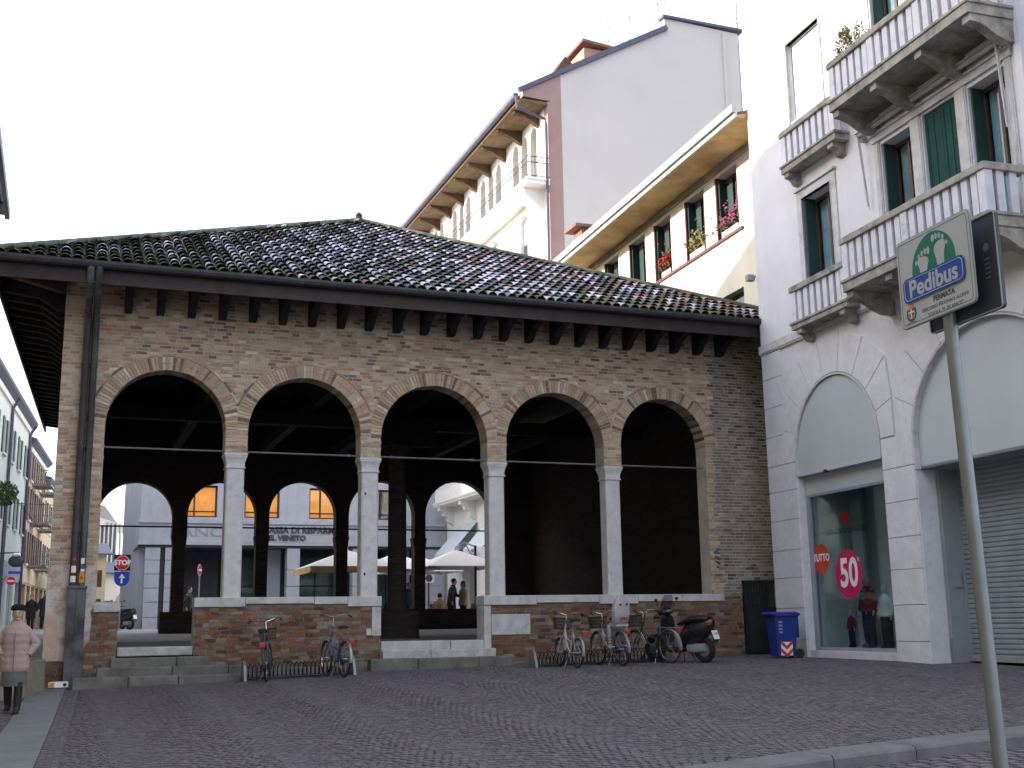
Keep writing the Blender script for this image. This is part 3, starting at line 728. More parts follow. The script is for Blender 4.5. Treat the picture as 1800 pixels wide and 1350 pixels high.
mb = MB(); mb.bar((-.3, 24.3, 8.2), (-1.45, 23.2, 8.2), .16, .2); mb.build('corner_beam', 'brown_wood', LG)
# drain pipes
for i, (x, zb) in enumerate(((.20, 2.30), (.355, 2.30))):
    mb = MB(); mb.tube([(x-.01, 23.0, 8.34), (x-.01, 23.0, 8.22), (x-.008, 23.2, 8.0), (x-.004, 24.12, 7.72), (x, 24.27, 7.5), (x, 24.27, zb)], .068, 12)
    p = mb.build('drainpipe', 'pipe', LG, smooth=True)
    mb = MB()
    for z in (3.3, 4.97, 6.6): mb.tube([(x, 24.27, z), (x, 24.27, z+.035)], .078, 12); mb.box(x-.012, x+.012, 24.3, 24.4, z, z+.03)
    mb.build('pipe_collar', 'pipe', p)
mb = MB(); mb.loft([[(.12+d, 24.17+d, z), (.455-d, 24.17+d, z), (.455-d, 24.39, z), (.12+d, 24.39, z)] for z, d in ((.40, 0), (2.24, 0), (2.245, -.015), (2.29, -.015), (2.31, .02))]); g = mb.build('pipe_guard', 'pipe_guard', LG, bevel=.015)
mb = MB(); mb.box(.275, .285, 24.155, 24.17, .5, 2.24); mb.box(.11, .465, 24.16, 24.39, 1.7, 1.72); mb.build('guard_seam', 'pipe', g)
for x, z, w_, h_, m_ in ((.20, 2.55, .10, .13, 'white'), (.20, 2.37, .11, .12, 'white'), (.205, 2.78, .10, .05, 'magenta'), (.355, 2.36, .12, .20, 'orange'), (.36, 2.57, .09, .05, 'white'), (.36, 2.72, .07, .11, 'white')):
    mb = MB(); a0 = w_/.075/2
    pts = [(x+.0695*math.sin(t), 24.27-.0695*math.cos(t)) for t in (-a0, -a0/2, 0, a0/2, a0)]
    mb.add([(a, b, z) for a, b in pts]+[(a, b, z+h_) for a, b in pts]+[(a, b+.002, z) for a, b in pts]+[(a, b+.002, z+h_) for a, b in pts], [(i, i+1, 6+i, 5+i) for i in range(4)]+[(10+i, 11+i, 16+i, 15+i) for i in range(4)]); mb.build('sticker', m_, LG, label={'white': 'white paper sticker', 'orange': 'orange sticker', 'magenta': 'white and red sticker'}[m_])
text('@', .05, 'black', LG, frame3((.355, 24.192, 2.46), (1, 0, 0), (0, 0, 1)), 'sticker_print')
# graffiti scrawl on the right pier
mb = MB(); 
for k in range(5): mb.tube([(14.5+R.uniform(-.1, .1), F-.022, 2.7+.1*k+R.uniform(-.05, .05)) for _ in range(5)], .008, 4)
mb.build('graffiti', mat('graffiti_blue', (.04, .08, .16), bump=0), LG)
# gate in the wall
gt = thing('metal_gate', 'dark slatted metal gate between the brick pier and the white shop building', 'gate', (15.6, 24.35, .66))
mb = MB(); mb.box(15.14, 15.2, 24.30, 24.36, .66, 2.37); mb.box(16.22, 16.28, 24.30, 24.36, .66, 2.37); mb.box(15.2, 16.22, 24.30, 24.36, 2.30, 2.37); mb.box(15.2, 16.22, 24.30, 24.36, .68, .75); mb.build('gate_frame', 'black', gt)
mb = MB(); mb.box(15.2, 16.22, 24.345, 24.355, .75, 1.75); mb.build('gate_panel', 'black', gt)
x = 15.225
while x < 16.2: mb = MB(); mb.box(x, x+.022, 24.318, 24.334, .75, 2.30); mb.build('gate_bar', 'grey_metal' if 0 else 'gutter', gt); x += .045
# ================================================================ SHOP BUILDING ON THE RIGHT
sa = HEAD+.311096; sdir = V((math.cos(sa), math.sin(sa), 0)); snr = V((math.sin(sa), -math.cos(sa), 0))
def shop_frame(o, a=sa):
    M = Matrix.Identity(4); X = -V((math.cos(a), math.sin(a), 0)); Y = V((math.sin(a), -math.cos(a), 0))
    for i in range(3): M[i][0] = X[i]; M[i][1] = Y[i]; M[i][2] = (0, 0, 1)[i]; M[i][3] = o[i]
    return M
SM = shop_frame((15.14, 23.0, 0))
SB = thing('shop_building', 'white plastered building with stone balconies and green shutters above arched shops', 'building', M=SM)
def W(): return MB()
def sb(mb, name, m_, parent=None, **k): k.setdefault('world', False); return mb.build(name, m_, parent or SB, **k)
winops = [(2.18, 3.32, 8.75, 10.67), (1.92, 3.28, 12.6, 14.52), (5.13, 6.06, 8.2, 10.76), (6.43, 7.37, 8.2, 10.80), (7.73, 8.66, 8.2, 10.76),
          (5.13, 6.06, 11.9, 14.5), (6.43, 7.37, 11.9, 14.5), (7.73, 8.66, 11.9, 14.5), (11.2, 12.3, 8.75, 10.67), (11.2, 12.3, 12.6, 14.5)]
mb = W(); facade(mb, 0, 16, 7.62, 18.5, 0, .4, winops); sb(mb, 'upper_wall', 'shop_plaster')
gops = [(1.22, 4.34, .3, 6.55, 1.05), (5.36, 9.55, .3, 6.60, .9), (10.7, 14.2, .3, 6.55, 1)]
mb = W(); facade(mb, 0, 16, .2, 7.62, .02, .5, gops, (1.1, 2.34, 2.96, 3.63, 4.28, 4.88, 5.56, 6.24, 6.9)); sb(mb, 'ground_wall', 'shop_stone')
mb = W(); mb.box(0, 16, .5, 12, .2, 18.3); mb.box(-.3, 16.2, -.6, 12.3, 18.5, 18.8)
# hollow rooms: built as separate slabs so that windows open onto dark rooms
mb = W(); mb.box(0, .4, .5, 12, .2, 18.5); mb.box(15.6, 16, .5, 12, .2, 18.5); mb.box(.4, 15.6, 11.6, 12, .2, 18.5)
sb(mb, 'side_wall', 'shop_plaster')
mb = W(); mb.box(-.3, 16.2, -.7, 12.3, 18.5, 18.75); sb(mb, 'roof', 'balcony_stone')
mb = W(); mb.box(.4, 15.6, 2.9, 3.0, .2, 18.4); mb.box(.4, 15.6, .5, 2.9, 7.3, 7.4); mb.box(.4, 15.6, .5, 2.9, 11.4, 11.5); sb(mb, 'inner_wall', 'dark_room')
mb = W(); mb.box(-.03, 16, -.05, .05, 7.58, 7.76); mb.box(-.03, 16, -.03, .05, 7.54, 7.58); sb(mb, 'string_course', 'shop_trim')
# stone blocks of the pilasters: thin slabs proud of the wall, with open joints
def blocks(u0, u1, zs, name='stone_block'):
    for i in range(len(zs)-1):
        mb = W(); mb.box(u0+.004, u1-.004, -.012+R.uniform(-.003, .003), .03, zs[i]+.006, zs[i+1]-.006); sb(mb, name, 'shop_stone', bevel=.006)
zz = [.3, 1.02, 1.69, 2.35, 2.96, 3.63, 4.28, 4.88, 5.56, 6.24, 6.92, 7.53]
blocks(0.0, 1.2, zz[:9]); blocks(4.36, 5.34, zz[:8]); blocks(9.57, 10.68, zz[:8]); blocks(0, .85, zz[8:]); 
# arch stones
def arch_blocks(a, b, zt, kf, n, ztop=7.53):
    r = (b-a)/2; cx = (a+b)/2; zs_ = zt-r*kf
    for k in range(n):
        t0, t1 = PI*k/n+.0035, PI*(k+1)/n-.0035; N = 4
        inn = [(cx+(r+.02)*math.cos(t0+(t1-t0)*i/N), zs_+(r*kf+.02)*math.sin(t0+(t1-t0)*i/N)) for i in range(N+1)]
        def outp(t):
            # outer point: toward the bay's rectangle
            dx, dz = math.cos(t), math.sin(t); s = 1e9
            lx = r+.46
            if abs(dx) > 1e-4: s = min(s, lx/abs(dx))
            if dz > 1e-4: s = min(s, (ztop-.03-zs_)/dz, (r*kf+.86)/1)
            return (cx+dx*s, zs_+dz*s)
        P = inn+[outp(t1), outp(t0)]
        mb = W(); mb.prism([(u, -.012+R.uniform(-.003, .003), z) for u, z in P], (0, .04, 0)); sb(mb, 'arch_stone', 'shop_stone', bevel=.006)
arch_blocks(1.22, 4.34, 6.55, 1.05, 9); arch_blocks(5.36, 9.55, 6.6, .9, 9); 
# lunettes (closed sign panels), shop window, roller shutter
def lunette(a, b, z0, zt, kf, w0, name='sign_panel', m_='sign_panel'):
    r = (b-a)/2; cx = (a+b)/2; zs_ = zt-r*kf; N = 28; mb = W()
    P = [(a, z0)]+[(cx-r*math.cos(PI*k/N), zs_+r*kf*math.sin(PI*k/N)) for k in range(N+1)]+[(b, z0)]
    mb.prism([(u, w0, z) for u, z in P], (0, .06, 0)); return sb(mb, name, m_)
lunette(1.26, 4.30, 4.56, 6.50, 1.05, .03)
mb = W(); 
r = 1.56; N = 28
for (a, b, zt, kf, w0, w1) in ((1.22, 4.34, 6.55, 1.05, -.02, .10), (5.36, 9.55, 6.6, .9, -.02, .14)):
    r = (b-a)/2; cx = (a+b)/2; zs_ = zt-r*kf; mb = W()
    for k in range(N):
        t0, t1 = PI*k/N, PI*(k+1)/N; P = [(cx+q*math.cos(t), zs_+q*kf*math.sin(t)) for q, t in ((r, t0), (r, t1), (r-.035, t1), (r-.035, t0))]
        mb.prism([(u, w0, z) for u, z in P], (0, w1-w0, 0))
    mb.box(a, a+.035, w0, w1, 4.55 if a < 2 else 4.18, zs_); mb.box(b-.035, b, w0, w1, 4.55 if a < 2 else 4.18, zs_)
    sb(mb, 'arch_trim', 'shop_trim')
mb = W(); mb.box(1.26, 4.30, .18, .24, 4.12, 4.56); mb.box(1.26, 4.30, .0, .2, 4.53, 4.565); sb(mb, 'sign_header', 'sign_panel')
mb = W(); mb.box(2.3, 2.4, -.02, .05, 4.50, 4.56); sb(mb, 'spot_lamp', 'black')
win = W(); win.box(1.24, 1.34, .18, .30, .83, 4.13); win.box(4.26, 4.34, .18, .30, .83, 4.13); win.box(1.34, 4.26, .18, .30, 4.07, 4.13); win.box(1.34, 4.26, .18, .30, .80, .87); sw = sb(win, 'shop_window', 'grey_metal')
mb = W(); mb.box(1.34, 4.26, .235, .245, .87, 4.07); sb(mb, 'pane', 'pane', sw)
mb = W(); mb.box(1.22, 4.34, .05, .35, .45, .80); sb(mb, 'window_sill', 'white_stone')
mb = W(); mb.box(1.25, 4.33, .25, 2.9, .80, .86); mb.box(1.25, 4.33, 1.5, 1.55, .8, 4.4); mb.box(1.0, 1.2, .35, 2.9, .8, 4.4); mb.box(4.36, 4.5, .5, 2.9, .8, 4.4); mb.box(1.25, 4.33, .3, 2.9, 4.4, 4.45); sb(mb, 'display_box', 'shop_inside')
mb = W(); mb.box(3.3, 3.55, 1.3, 1.35, .87, 4.4); mb.box(1.5, 1.9, 1.1, 1.15, .87, 4.4); sb(mb, 'hanging_panel', 'sign_panel')
def disc(u, z, ru, rz_, m_, name, w_=.232):
    mb = W(); N = 32; mb.prism([(u+ru*math.cos(2*PI*k/N), w_, z+rz_*math.sin(2*PI*k/N)) for k in range(N)], (0, .002, 0)); return sb(mb, name, m_, sw)
disc(1.60, 2.72, .29, .32, 'sticker_red', 'round_sticker'); disc(2.58, 2.36, .48, .50, 'magenta', 'round_sticker')
def stext(s, size, m_, u, z, w_=.228, parent=None, **k): return text(s, size, m_, parent or SB, SM @ frame3((u, w_, z), (1, 0, 0), (0, 0, 1)), **k)
o = stext('TUTTO', .22, 'white', 1.61, 2.74, bold=.005, ext=.001, sx=.85); o = stext('50', .82, 'white', 2.60, 2.36, bold=.022, ext=.001, sx=.80); stext('%', .11, 'white', 2.96, 2.64, ext=.001)
stext('ORIGINAL MARINES', .17, 'letters', 2.50, 3.27, w_=.30, ext=.002)
mb = W(); mb.box(2.35, 2.6, .30, .305, 3.42, 3.66); sb(mb, 'red_flag_print', 'red', sw)
# roller shutter bay
mb = W(); z = .70; k = 0; P = []
while z < 4.15: P += [(.905, z), (.88, z+.02), (.88, z+.065), (.905, z+.085)]; z += .09
mb.loft([[(u, w_, zz_) for w_, zz_ in P+[(.95, 4.2), (.95, .7)]] for u in (5.35, 9.5)]); sh = sb(mb, 'roller_shutter', 'shutter_metal', fix=True)
mb = W(); mb.box(5.35, 9.5, .86, .96, .66, .72); mb.box(5.3, 5.40, .82, .96, .66, 4.2); sb(mb, 'shutter_rail', 'grey_metal', sh)
mb = W(); mb.box(5.9, 6.0, .872, .876, .95, 1.1); sb(mb, 'sticker', 'white', sh)
mb = W(); mb.box(5.335, 5.36, .42, .95, .6, 4.25); mb.box(5.2, 5.345, .48, .9, .6, 4.4); sb(mb, 'jamb_panel', 'grey_metal')
mb = W(); mb.box(5.36, 5.40, .62, .78, 2.0, 2.25); sb(mb, 'key_switch', 'grey_metal')
lunette(5.40, 9.51, 4.18, 6.57, .9, .10); mb = W(); mb.box(5.36, 9.55, .10, .95, 4.18, 4.24); sb(mb, 'shutter_box', 'grey_metal')
blocks_w = [(5.345, z0, z1) for z0, z1 in zip(zz[:7], zz[1:8])]
for u, z0, z1 in blocks_w: mb = W(); mb.box(u, u+.014, .03, .42, z0+.006, min(z1, 4.17)-.006); sb(mb, 'stone_block', 'shop_stone', bevel=.005)
# windows of the upper floors
def trim(a, b, z0, z1, wd=.14, pr=.03):
    mb = W(); mb.box(a-wd, a, -pr, .06, z0, z1+wd); mb.box(b, b+wd, -pr, .06, z0, z1+wd); mb.box(a, b, -pr, .06, z1, z1+wd)
    mb.box(a-wd-.03, b+wd+.03, -pr-.05, .06, z1+wd, z1+wd+.05); mb.box(a-.02, a, -pr-.015, .06, z0, z1+.02); mb.box(b, b+.02, -pr-.015, .06, z0, z1+.02); mb.box(a, b, -pr-.015, .06, z1, z1+.02)
    return sb(mb, 'window_surround', 'shop_trim')
def leaf(parent, u0, u1, z0, z1, w0, m_='green_shutter', along='u', name='shutter'):
    """panelled shutter leaf; along='w' = folded back into the reveal"""
    mb = W(); t = .035
    def bx(a, b, c, d, e, f):
        if along == 'u': mb.box(a, b, w0+c, w0+d, e, f)
        else: mb.box(u0+c, u0+d, w0+(a-u0), w0+(b-u0), e, f)
    bx(u0, u1, .012, t, z0, z1); s = .07; mid = z0+(z1-z0)*.38; um = (u0+u1)/2
    bx(u0, u0+s, 0, .012, z0, z1); bx(u1-s, u1, 0, .012, z0, z1); bx(um-.025, um+.025, 0, .012, z0, z1)
    for z in (z0, mid, z1-s): bx(u0+s, um-.025, 0, .012, z, z+s); bx(um+.025, u1-s, 0, .012, z, z+s)
    return sb(mb, name, m_, parent)
def window(a, b, z0, z1, closed=False, cur=True):
    mb = W(); w0 = .30
    mb.box(a, a+.07, w0, w0+.06, z0, z1); mb.box(b-.07, b, w0, w0+.06, z0, z1); mb.box(a+.07, b-.07, w0, w0+.06, z1-.08, z1); mb.box(a+.07, b-.07, w0, w0+.06, z0, z0+.08); c_ = (a+b)/2; mb.box(c_-.035, c_+.035, w0-.01, w0+.05, z0+.08, z1-.08)
    f = sb(mb, 'window', 'brown_frame'); mb = W(); mb.box(a+.07, b-.07, w0+.02, w0+.025, z0+.08, z1-.08); sb(mb, 'pane', 'pane', f)
    if cur:
        mb = W(); n = 24; P = [(a+.05+(b-a-.1)*i/n, w0+.12+.02*math.sin(i*1.9)) for i in range(n+1)]
        mb.add([(u, w_, z0) for u, w_ in P]+[(u, w_, z1) for u, w_ in P], [(i, i+1, n+2+i, n+1+i) for i in range(n)]); sb(mb, 'curtain', 'curtain', f)
    if closed: leaf(f, a, c_-.004, z0, z1, .06); leaf(f, c_+.004, b, z0, z1, .06)
    else:
        leaf(f, a+.012, a+.012+.24, z0, z1, .05, 'dark_green', 'w'); leaf(f, b-.05, b-.05+.24, z0, z1, .05, 'dark_green', 'w')
    return f
window(2.18, 3.32, 8.75, 10.67); trim(2.18, 3.32, 8.0, 10.67, .2); 
f = W(); c_ = 2.6; f.box(1.92, 3.28, .30, .36, 12.6, 14.52); f = sb(f, 'window', 'brown_frame'); leaf(f, 1.95, 2.6, 12.6, 14.52, .14, 'white'); leaf(f, 2.61, 3.26, 12.6, 14.52, .14, 'white')
for o_ in f.children: o_['label'] = 'white closed shutter'
mb = W(); mb.box(1.84, 1.92, -.02, .1, 12.4, 14.6); mb.box(3.28, 3.34, -.02, .1, 12.4, 14.6); mb.box(1.92, 3.28, -.02, .1, 14.52, 14.6); sb(mb, 'window_surround', 'balcony_stone')
for a, b, z0, z1, cl in ((5.13, 6.06, 8.0, 10.76, 0), (6.43, 7.37, 8.0, 10.80, 1), (7.73, 8.66, 8.0, 10.76, 0), (5.13, 6.06, 11.8, 14.5, 0), (6.43, 7.37, 11.8, 14.5, 0), (7.73, 8.66, 11.8, 14.5, 0), (11.2, 12.3, 8.75, 10.67, 0), (11.2, 12.3, 12.6, 14.5, 1)): window(a, b, z0, z1, cl)
for z0, z1 in ((7.9, 10.76), (11.7, 14.5)):
    mb = W()
    for a, b in ((4.93, 5.10), (6.09, 6.40), (7.40, 7.70), (8.69, 8.86)): mb.box(a, b, -.03, .06, z0, z1+.08); mb.box(a+.03, b-.03, -.045, -.03, z0, z1+.05)
    mb.box(4.90, 8.90, -.06, .06, z1+.08, z1+.22); mb.box(4.85, 8.95, -.10, .06, z1+.22, z1+.27); sb(mb, 'window_surround', 'shop_trim')
# awning box and arms under the upper balcony
aw = W(); aw.tube([(4.62, -.17, 11.12), (8.80, -.17, 11.12)], .045, 8); aw.box(4.6, 8.82, -.24, -.10, 11.155, 11.18); aw = sb(aw, 'rolled_awning', 'shop_trim')
for u, e in ((4.66, 1), (8.74, -1)): mb = W(); mb.tube([(u, -.2, 11.1), (u+.03*e, -.10, 9.6)], .018, 6); mb.tube([(u, -.16, 11.1), (u+.02*e, -.06, 9.55)], .01, 6); mb.box(u-.05, u+.05, -.14, 0, 11.0, 11.16); sb(mb, 'awning_arm', 'shop_trim', aw)
mb = W(); mb.tube([(8.8, -.1, 9.5), (8.8, -.06, 8.9), (9.1, -.04, 8.85), (9.1, -.04, 8.6)], .01, 5); sb(mb, 'awning_crank', 'shop_trim', aw)
mb = W(); mb.box(9.0, 9.16, -.06, .02, 7.7, 16); sb(mb, 'corner_strip', 'shop_plaster')
# balconies
def balcony(u0, u1, zs0, zr, pr, nb, corb, cz=.42, slab=.24, big=True, groups=()):
    """slab underside zs0, rail top zr, projection pr"""
    B = W(); zt = zs0+slab; B.box(u0, u1, -pr, 0, zs0, zt); B.box(u0-.03, u1+.03, -pr-.03, 0, zt-.06, zt); B = sb(B, 'balcony', 'balcony_stone', bevel=.012)
    mb = W(); mb.box(u0-.01, u1+.01, -pr-.01, -pr+.21, zr-.13, zr); mb.box(u0-.01, u0+.21, -pr+.21, 0, zr-.13, zr); mb.box(u1-.21, u1+.01, -pr+.21, 0, zr-.13, zr); sb(mb, 'handrail', 'balcony_stone', B, bevel=.015)
    def post(x0, x1, y0, y1): mb = W(); mb.box(x0, x1, y0, y1, zt, zr-.13); sb(mb, 'baluster', 'baluster', B, bevel=.01)
    piers = [u0+.02, u1-.20]+list(groups)
    for p in piers: post(p, p+.18, -pr+.02, -pr+.19)
    segs = sorted(piers)
    first_b = None
    for a, b in zip(segs[:-1], segs[1:]):
        a += .18; n = max(1, round((b-a)/.235)); st = (b-a)/n
        for i in range(n):
            u = a+(i+.5)*st
            if first_b is None:
                mb = W(); hw = .074; N = 8
                P = [(-hw, -.055), (hw, -.055), (hw, .0), (hw*.55, .05), (-hw*.55, .05), (-hw, 0)]
                mb.prism([(x, y, 0) for x, y in P], (0, 0, zr-.13-zt)); first_b = sb(mb, 'baluster', 'baluster', B); ob = first_b
            else: ob = part(first_b, 'baluster', B)
            ob.location = (u, -pr+.10, zt)
    for ue, x in ((u0, u0+.10), (u1, u1-.10)):
        n = max(1, round((pr-.25)/.235))
        for i in range(n):
            ob = part(first_b, 'baluster', B); ob.location = (x, -pr+.22+(i+.5)*(pr-.22)/n, zt); ob.rotation_euler = (0, 0, PI/2)
    for u in corb:
        mb = W(); h_ = cz
        if big: P = [(0, zs0), (-pr+.06, zs0), (-pr+.06, zs0-.13), (-pr+.2, zs0-.14), (-pr*.62, zs0-.20), (-pr*.42, zs0-.32), (-pr*.22, zs0-.40), (0, zs0-h_)]
        else: P = [(0, zs0), (-pr+.04, zs0), (-pr+.04, zs0-.10), (-pr*.55, zs0-.13), (-pr*.3, zs0-.26), (0, zs0-.28)]
        mb.prism([(u-.1, w_, z) for w_, z in P], (.2, 0, 0)); sb(mb, 'corbel', 'balcony_stone', B, bevel=.008)
    return B
BR = [4.83, 6.05, 7.5, 8.85]
balcony(4.92, 9.08, 7.66, 8.75, 1.0, 0, [5.05, 6.3, 7.65, 8.95], groups=(6.9-.09,))
balcony(4.92, 9.08, 11.40, 12.45, 1.0, 0, [5.05, 6.3, 7.65, 8.95], groups=(6.25, 7.65))
balcony(1.95, 4.10, 7.66, 8.64, .36, 0, [2.2, 3.85], slab=.17, big=False); balcony(1.95, 4.10, 11.28, 12.28, .36, 0, [2.1, 3.85], slab=.2, big=False)
balcony(10.7, 12.9, 7.66, 8.64, .36, 0, [10.9, 12.7], slab=.17, big=False); balcony(10.7, 12.9, 11.28, 12.28, .36, 0, [10.9, 12.7], slab=.2, big=False)
mb = W(); mb.tube([(-.02, -.02, 9.5), (-.1, -.1, 9.52)], .03, 6); mb.box(-.2, -.05, -.2, -.02, 9.42, 9.56); sb(mb, 'security_lamp', 'grey_metal')
# ---- potted shrub on the upper balcony
sp = thing('potted_shrub', 'round dry twiggy shrub in a pot on the top balcony of the white building', 'plant', M=SM @ Matrix.Translation((5.5, -.7, 11.64)))
mb = MB(); mb.lathe([(.12, 0), (.17, .32), (.19, .34)], n=10); mb.build('pot', 'terracotta', sp, world=False)
mb = MB(); mb2 = MB()
for k in range(90):
    a, b = R.uniform(0, 2*PI), R.uniform(-.5, 1.4); L = R.uniform(.25, .42)
    e = V((math.cos(a)*math.cos(b), math.sin(a)*math.cos(b), math.sin(b)))*L+V((0, 0, 1.02)); mb.tube([(0, 0, .35), e*.5+V((0, 0, .42)), e], [.008, .005, .002], 3, cap=False)
    for _ in range(9): s = R.uniform(.012, .025); mb2.ell(e+V((R.uniform(-.07, .07), R.uniform(-.07, .07), R.uniform(-.07, .07))), s, s, s*.6, 4, 3)
mb.build('stems', 'twig', sp, world=False); mb2.build('foliage', 'leaf_yellow', sp, world=False, fix=False)
# ================================================================ CREAM BUILDING
CM = shop_frame(V((15.14, 23.0, 0))+snr*.9); CB = thing('cream_building', 'sunlit cream rendered building with five tall shuttered windows above the loggia roof', 'building', M=CM)
wn = [(-3.49, -2.27), (-5.39, -4.18), (-7.54, -6.37), (-9.45, -8.22), (-11.56, -10.36)]
ops = [(a, b, 11.56, 13.37) for a, b in wn]+[(-3.48-1.2, -2.24, 8.3, 9.96)]+[(-7.5-.2, -6.4, 8.3, 9.96), (-11.5, -10.3, 8.3, 9.96)]
mb = MB(); facade(mb, -13.6, 1.0, 0, 13.62, 0, .5, ops); mb.build('wall', 'cream', CB, world=False)
mb = MB(); mb.box(-13.6, -13.2, .5, 7.0, 0, 13.6); mb.box(.6, 1, .5, 7, 0, 13.6); mb.box(-13.2, .6, 6.6, 7, 0, 13.6); mb.build('side_wall', 'cream', CB, world=False)
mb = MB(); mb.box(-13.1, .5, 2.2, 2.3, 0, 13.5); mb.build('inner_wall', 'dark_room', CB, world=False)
mb = MB(); mb.prism([(-13.9, w_, z) for w_, z in ((-1.16, 13.58), (.0, 13.62), (.5, 13.62), (.5, 14.05), (-1.16, 13.64))], (13.85, 0, 0)); mb.build('eave_soffit', 'concrete_soffit', CB, world=False)
mb = MB(); mb.box(-13.2, .5, -.10, 0, 13.38+.1, 13.62); mb.build('soffit_band', 'soffit_band', CB, world=False)
mb = MB(); mb.box(-13.9, -.03, -1.22, -1.16, 13.57, 13.86); mb.box(-13.9, -.03, -1.30, -1.22, 13.70, 13.90); mb.build('gutter', 'eave_metal', CB, world=False)
mb = MB(); mb.prism([(-13.9, w_, z) for w_, z in ((-1.22, 13.88), (-1.2, 13.93), (3.3, 15.2), (7.3, 13.95), (7.3, 13.6), (.5, 13.62), (.5, 14.0))], (13.2, 0, 0)); mb.build('roof', 'terracotta', CB, world=False)
mb = MB(); mb.box(-7.7, -2.05, -.07, .02, 11.48, 11.55); mb.box(-12.0, -8.1, -.07, .02, 11.48, 11.55); mb.build('window_sill', 'red_sill', CB, world=False)
for i, (a, b) in enumerate(wn):
    mb = MB(); mb.box(a, a+.07, -.015, .36, 11.56, 13.37); mb.box(b-.03, b, .0, .36, 11.56, 13.37); mb.box(a+.07, b-.03, .30, .36, 13.3, 13.37); mb.box(a+.07, b-.03, .30, .36, 11.56, 11.64); mb.box((a+b)/2-.03, (a+b)/2+.03, .30, .35, 11.64, 13.3); f = mb.build('window', 'maroon', CB, world=False)
    mb = MB(); mb.box(a+.07, b-.03, .33, .335, 11.64, 13.3); mb.build('pane', 'dark_pane', f, world=False)
    mb = MB(); n = 12
    mb.box(a+.09, a+.12, .05, .30, 11.58, 13.30); mb.box(a+.12, a+.135, .05, .09, 11.58, 13.3); mb.box(a+.12, a+.135, .26, .30, 11.58, 13.3); mb.box(a+.12, a+.135, .09, .26, 12.3, 12.38)
    mb.box(a+.13, a+.50, .262, .292, 11.62, 13.28); mb.build('shutter', 'dark_green', f, world=False)
    mb = MB(); mb.box(b-.30, b-.05, .262, .292, 11.62, 13.28); mb.build('shutter', 'dark_green', f, world=False)
for a, b, z0 in ((-3.48-1.2, -2.24, 8.3), (-7.7, -6.4, 8.3)):
    mb = MB(); mb.box(a, b, .25, .3, 8.3, 9.96); f = mb.build('window', 'brown_frame', CB, world=False); mb = MB(); mb.box(a+.1, b-.1, .235, .245, 8.4, 9.86); mb.build('pane', 'dark_pane', f, world=False)
def flowers(o, n, m_, label, W_=.5, H=.4, leafm='leaf'):
    t = thing('window_flowers', label, 'flowers', M=CM @ Matrix.Translation(o), group='flower pots on the sills of the cream building')
    mb = MB(); mb.prism([(-W_/2, -.09, 0), (W_/2, -.09, 0), (W_/2, .09, 0), (-W_/2, .09, 0)], (0, 0, .16)); mb.build('pot', 'pot', t, world=False)
    lv = MB(); fl = MB()
    for k in range(n):
        p = V((R.gauss(0, W_*.3), R.gauss(-.03, .1), .18+abs(R.gauss(0, H*.45)))); s = R.uniform(.03, .055); a = V((R.uniform(-1, 1), R.uniform(-1, 1), R.uniform(-1, 1))).normalized(); b = a.orthogonal().normalized()
        lv.quad(p-a*s-b*s*.5, p+a*s-b*s*.5, p+a*s+b*s*.5, p-a*s+b*s*.5)
        if m_ and R.random() < .4: q = p+V((0, -.03, .08)); s = R.uniform(.02, .04); fl.ell(q, s, s, s*.8, 5, 4)
    lv.build('foliage', leafm, t, world=False, fix=False)
    if m_: fl.build('blossom', m_, t, world=False, fix=False)
flowers((-2.75, .06, 11.57), 260, 'flower_pink', 'pink flowering pot on the rightmost sill of the cream building', .9, .5)
flowers((-4.7, .06, 11.57), 300, None, 'green and yellow leafy plants on the second window sill from the right', .9, .6, 'leaf_yellow')
flowers((-6.75, .06, 11.57), 220, 'flower_red', 'red flowering pot on the middle sill of the cream building', .6, .6)
ch = thing('chimney', 'small red brick chimney with a slab cap rising behind the cream eave', 'chimney', (19.4, 42, 14))
mb = MB(); mb.box(19.2, 20.0, 42.0, 42.8, 13, 17.05); mb.build('stack', 'cream', ch); mb = MB(); mb.box(19.3, 19.9, 41.98, 42.7, 17.05, 17.5); mb.build('vent', 'terracotta', ch); mb = MB(); mb.prism([(18.95, 41.8, 17.45), (20.25, 41.8, 17.45), (20.25, 43.0, 17.45), (18.95, 43, 17.45)], (0, 0, .12)); mb.build('cap', 'terracotta', ch)
# ================================================================ TALL BUILDING
TB = thing('tall_building', 'tall apartment block with blank grey gable, pink corner strip and deep wooden eaves', 'building', (22, 50, 1.2))
mb = MB(); Y = 50.0
P = [(22.05, 1), (32.6, 1), (32.6, 32.55), (28.12, 32.7), (28.12, 32.04), (22.05, 28.52)]
mb.prism([(x, Y, z) for x, z in P], (0, .4, 0)); mb.build('gable_wall', 'blank_wall', TB)
mb = MB(); P = [(21.3, 1), (22.04, 1), (22.04, 28.5), (20.0, 27.3), (20.0, 27.0), (21.42, 26.95), (21.42, 26.9), (21.3, 26.9)]
mb.prism([(x, Y-.02, z) for x, z in P], (0, .44, 0)); mb.build('corner_strip', 'pink_wall', TB)
mb = MB(); mb.bar((19.75, 49.95, 27.26), (22.05, 49.95, 28.60), .2, .22); mb.bar((22.05, 49.93, 28.60), (28.2, 49.93, 32.12), .2, .26); mb.build('roof_edge', 'roof_edge', TB)
mb = MB(); mb.box(28.0, 32.9, 49.85, 50.4, 32.68, 32.82); mb.build('coping', 'roof_edge', TB)
mb = MB(); mb.box(31.6, 31.75, 49.9, 50.0, 24, 32.4); mb.build('drainpipe', 'blank_wall', TB)
mb = MB(); mb.prism([(19.75, 50.42, 27.1), (28.1, 50.42, 31.9), (28.1, 50.42, 31.6), (19.75, 50.42, 26.95)], (0, 29, 0)); mb.build('roof', 'terracotta', TB)
fop = []
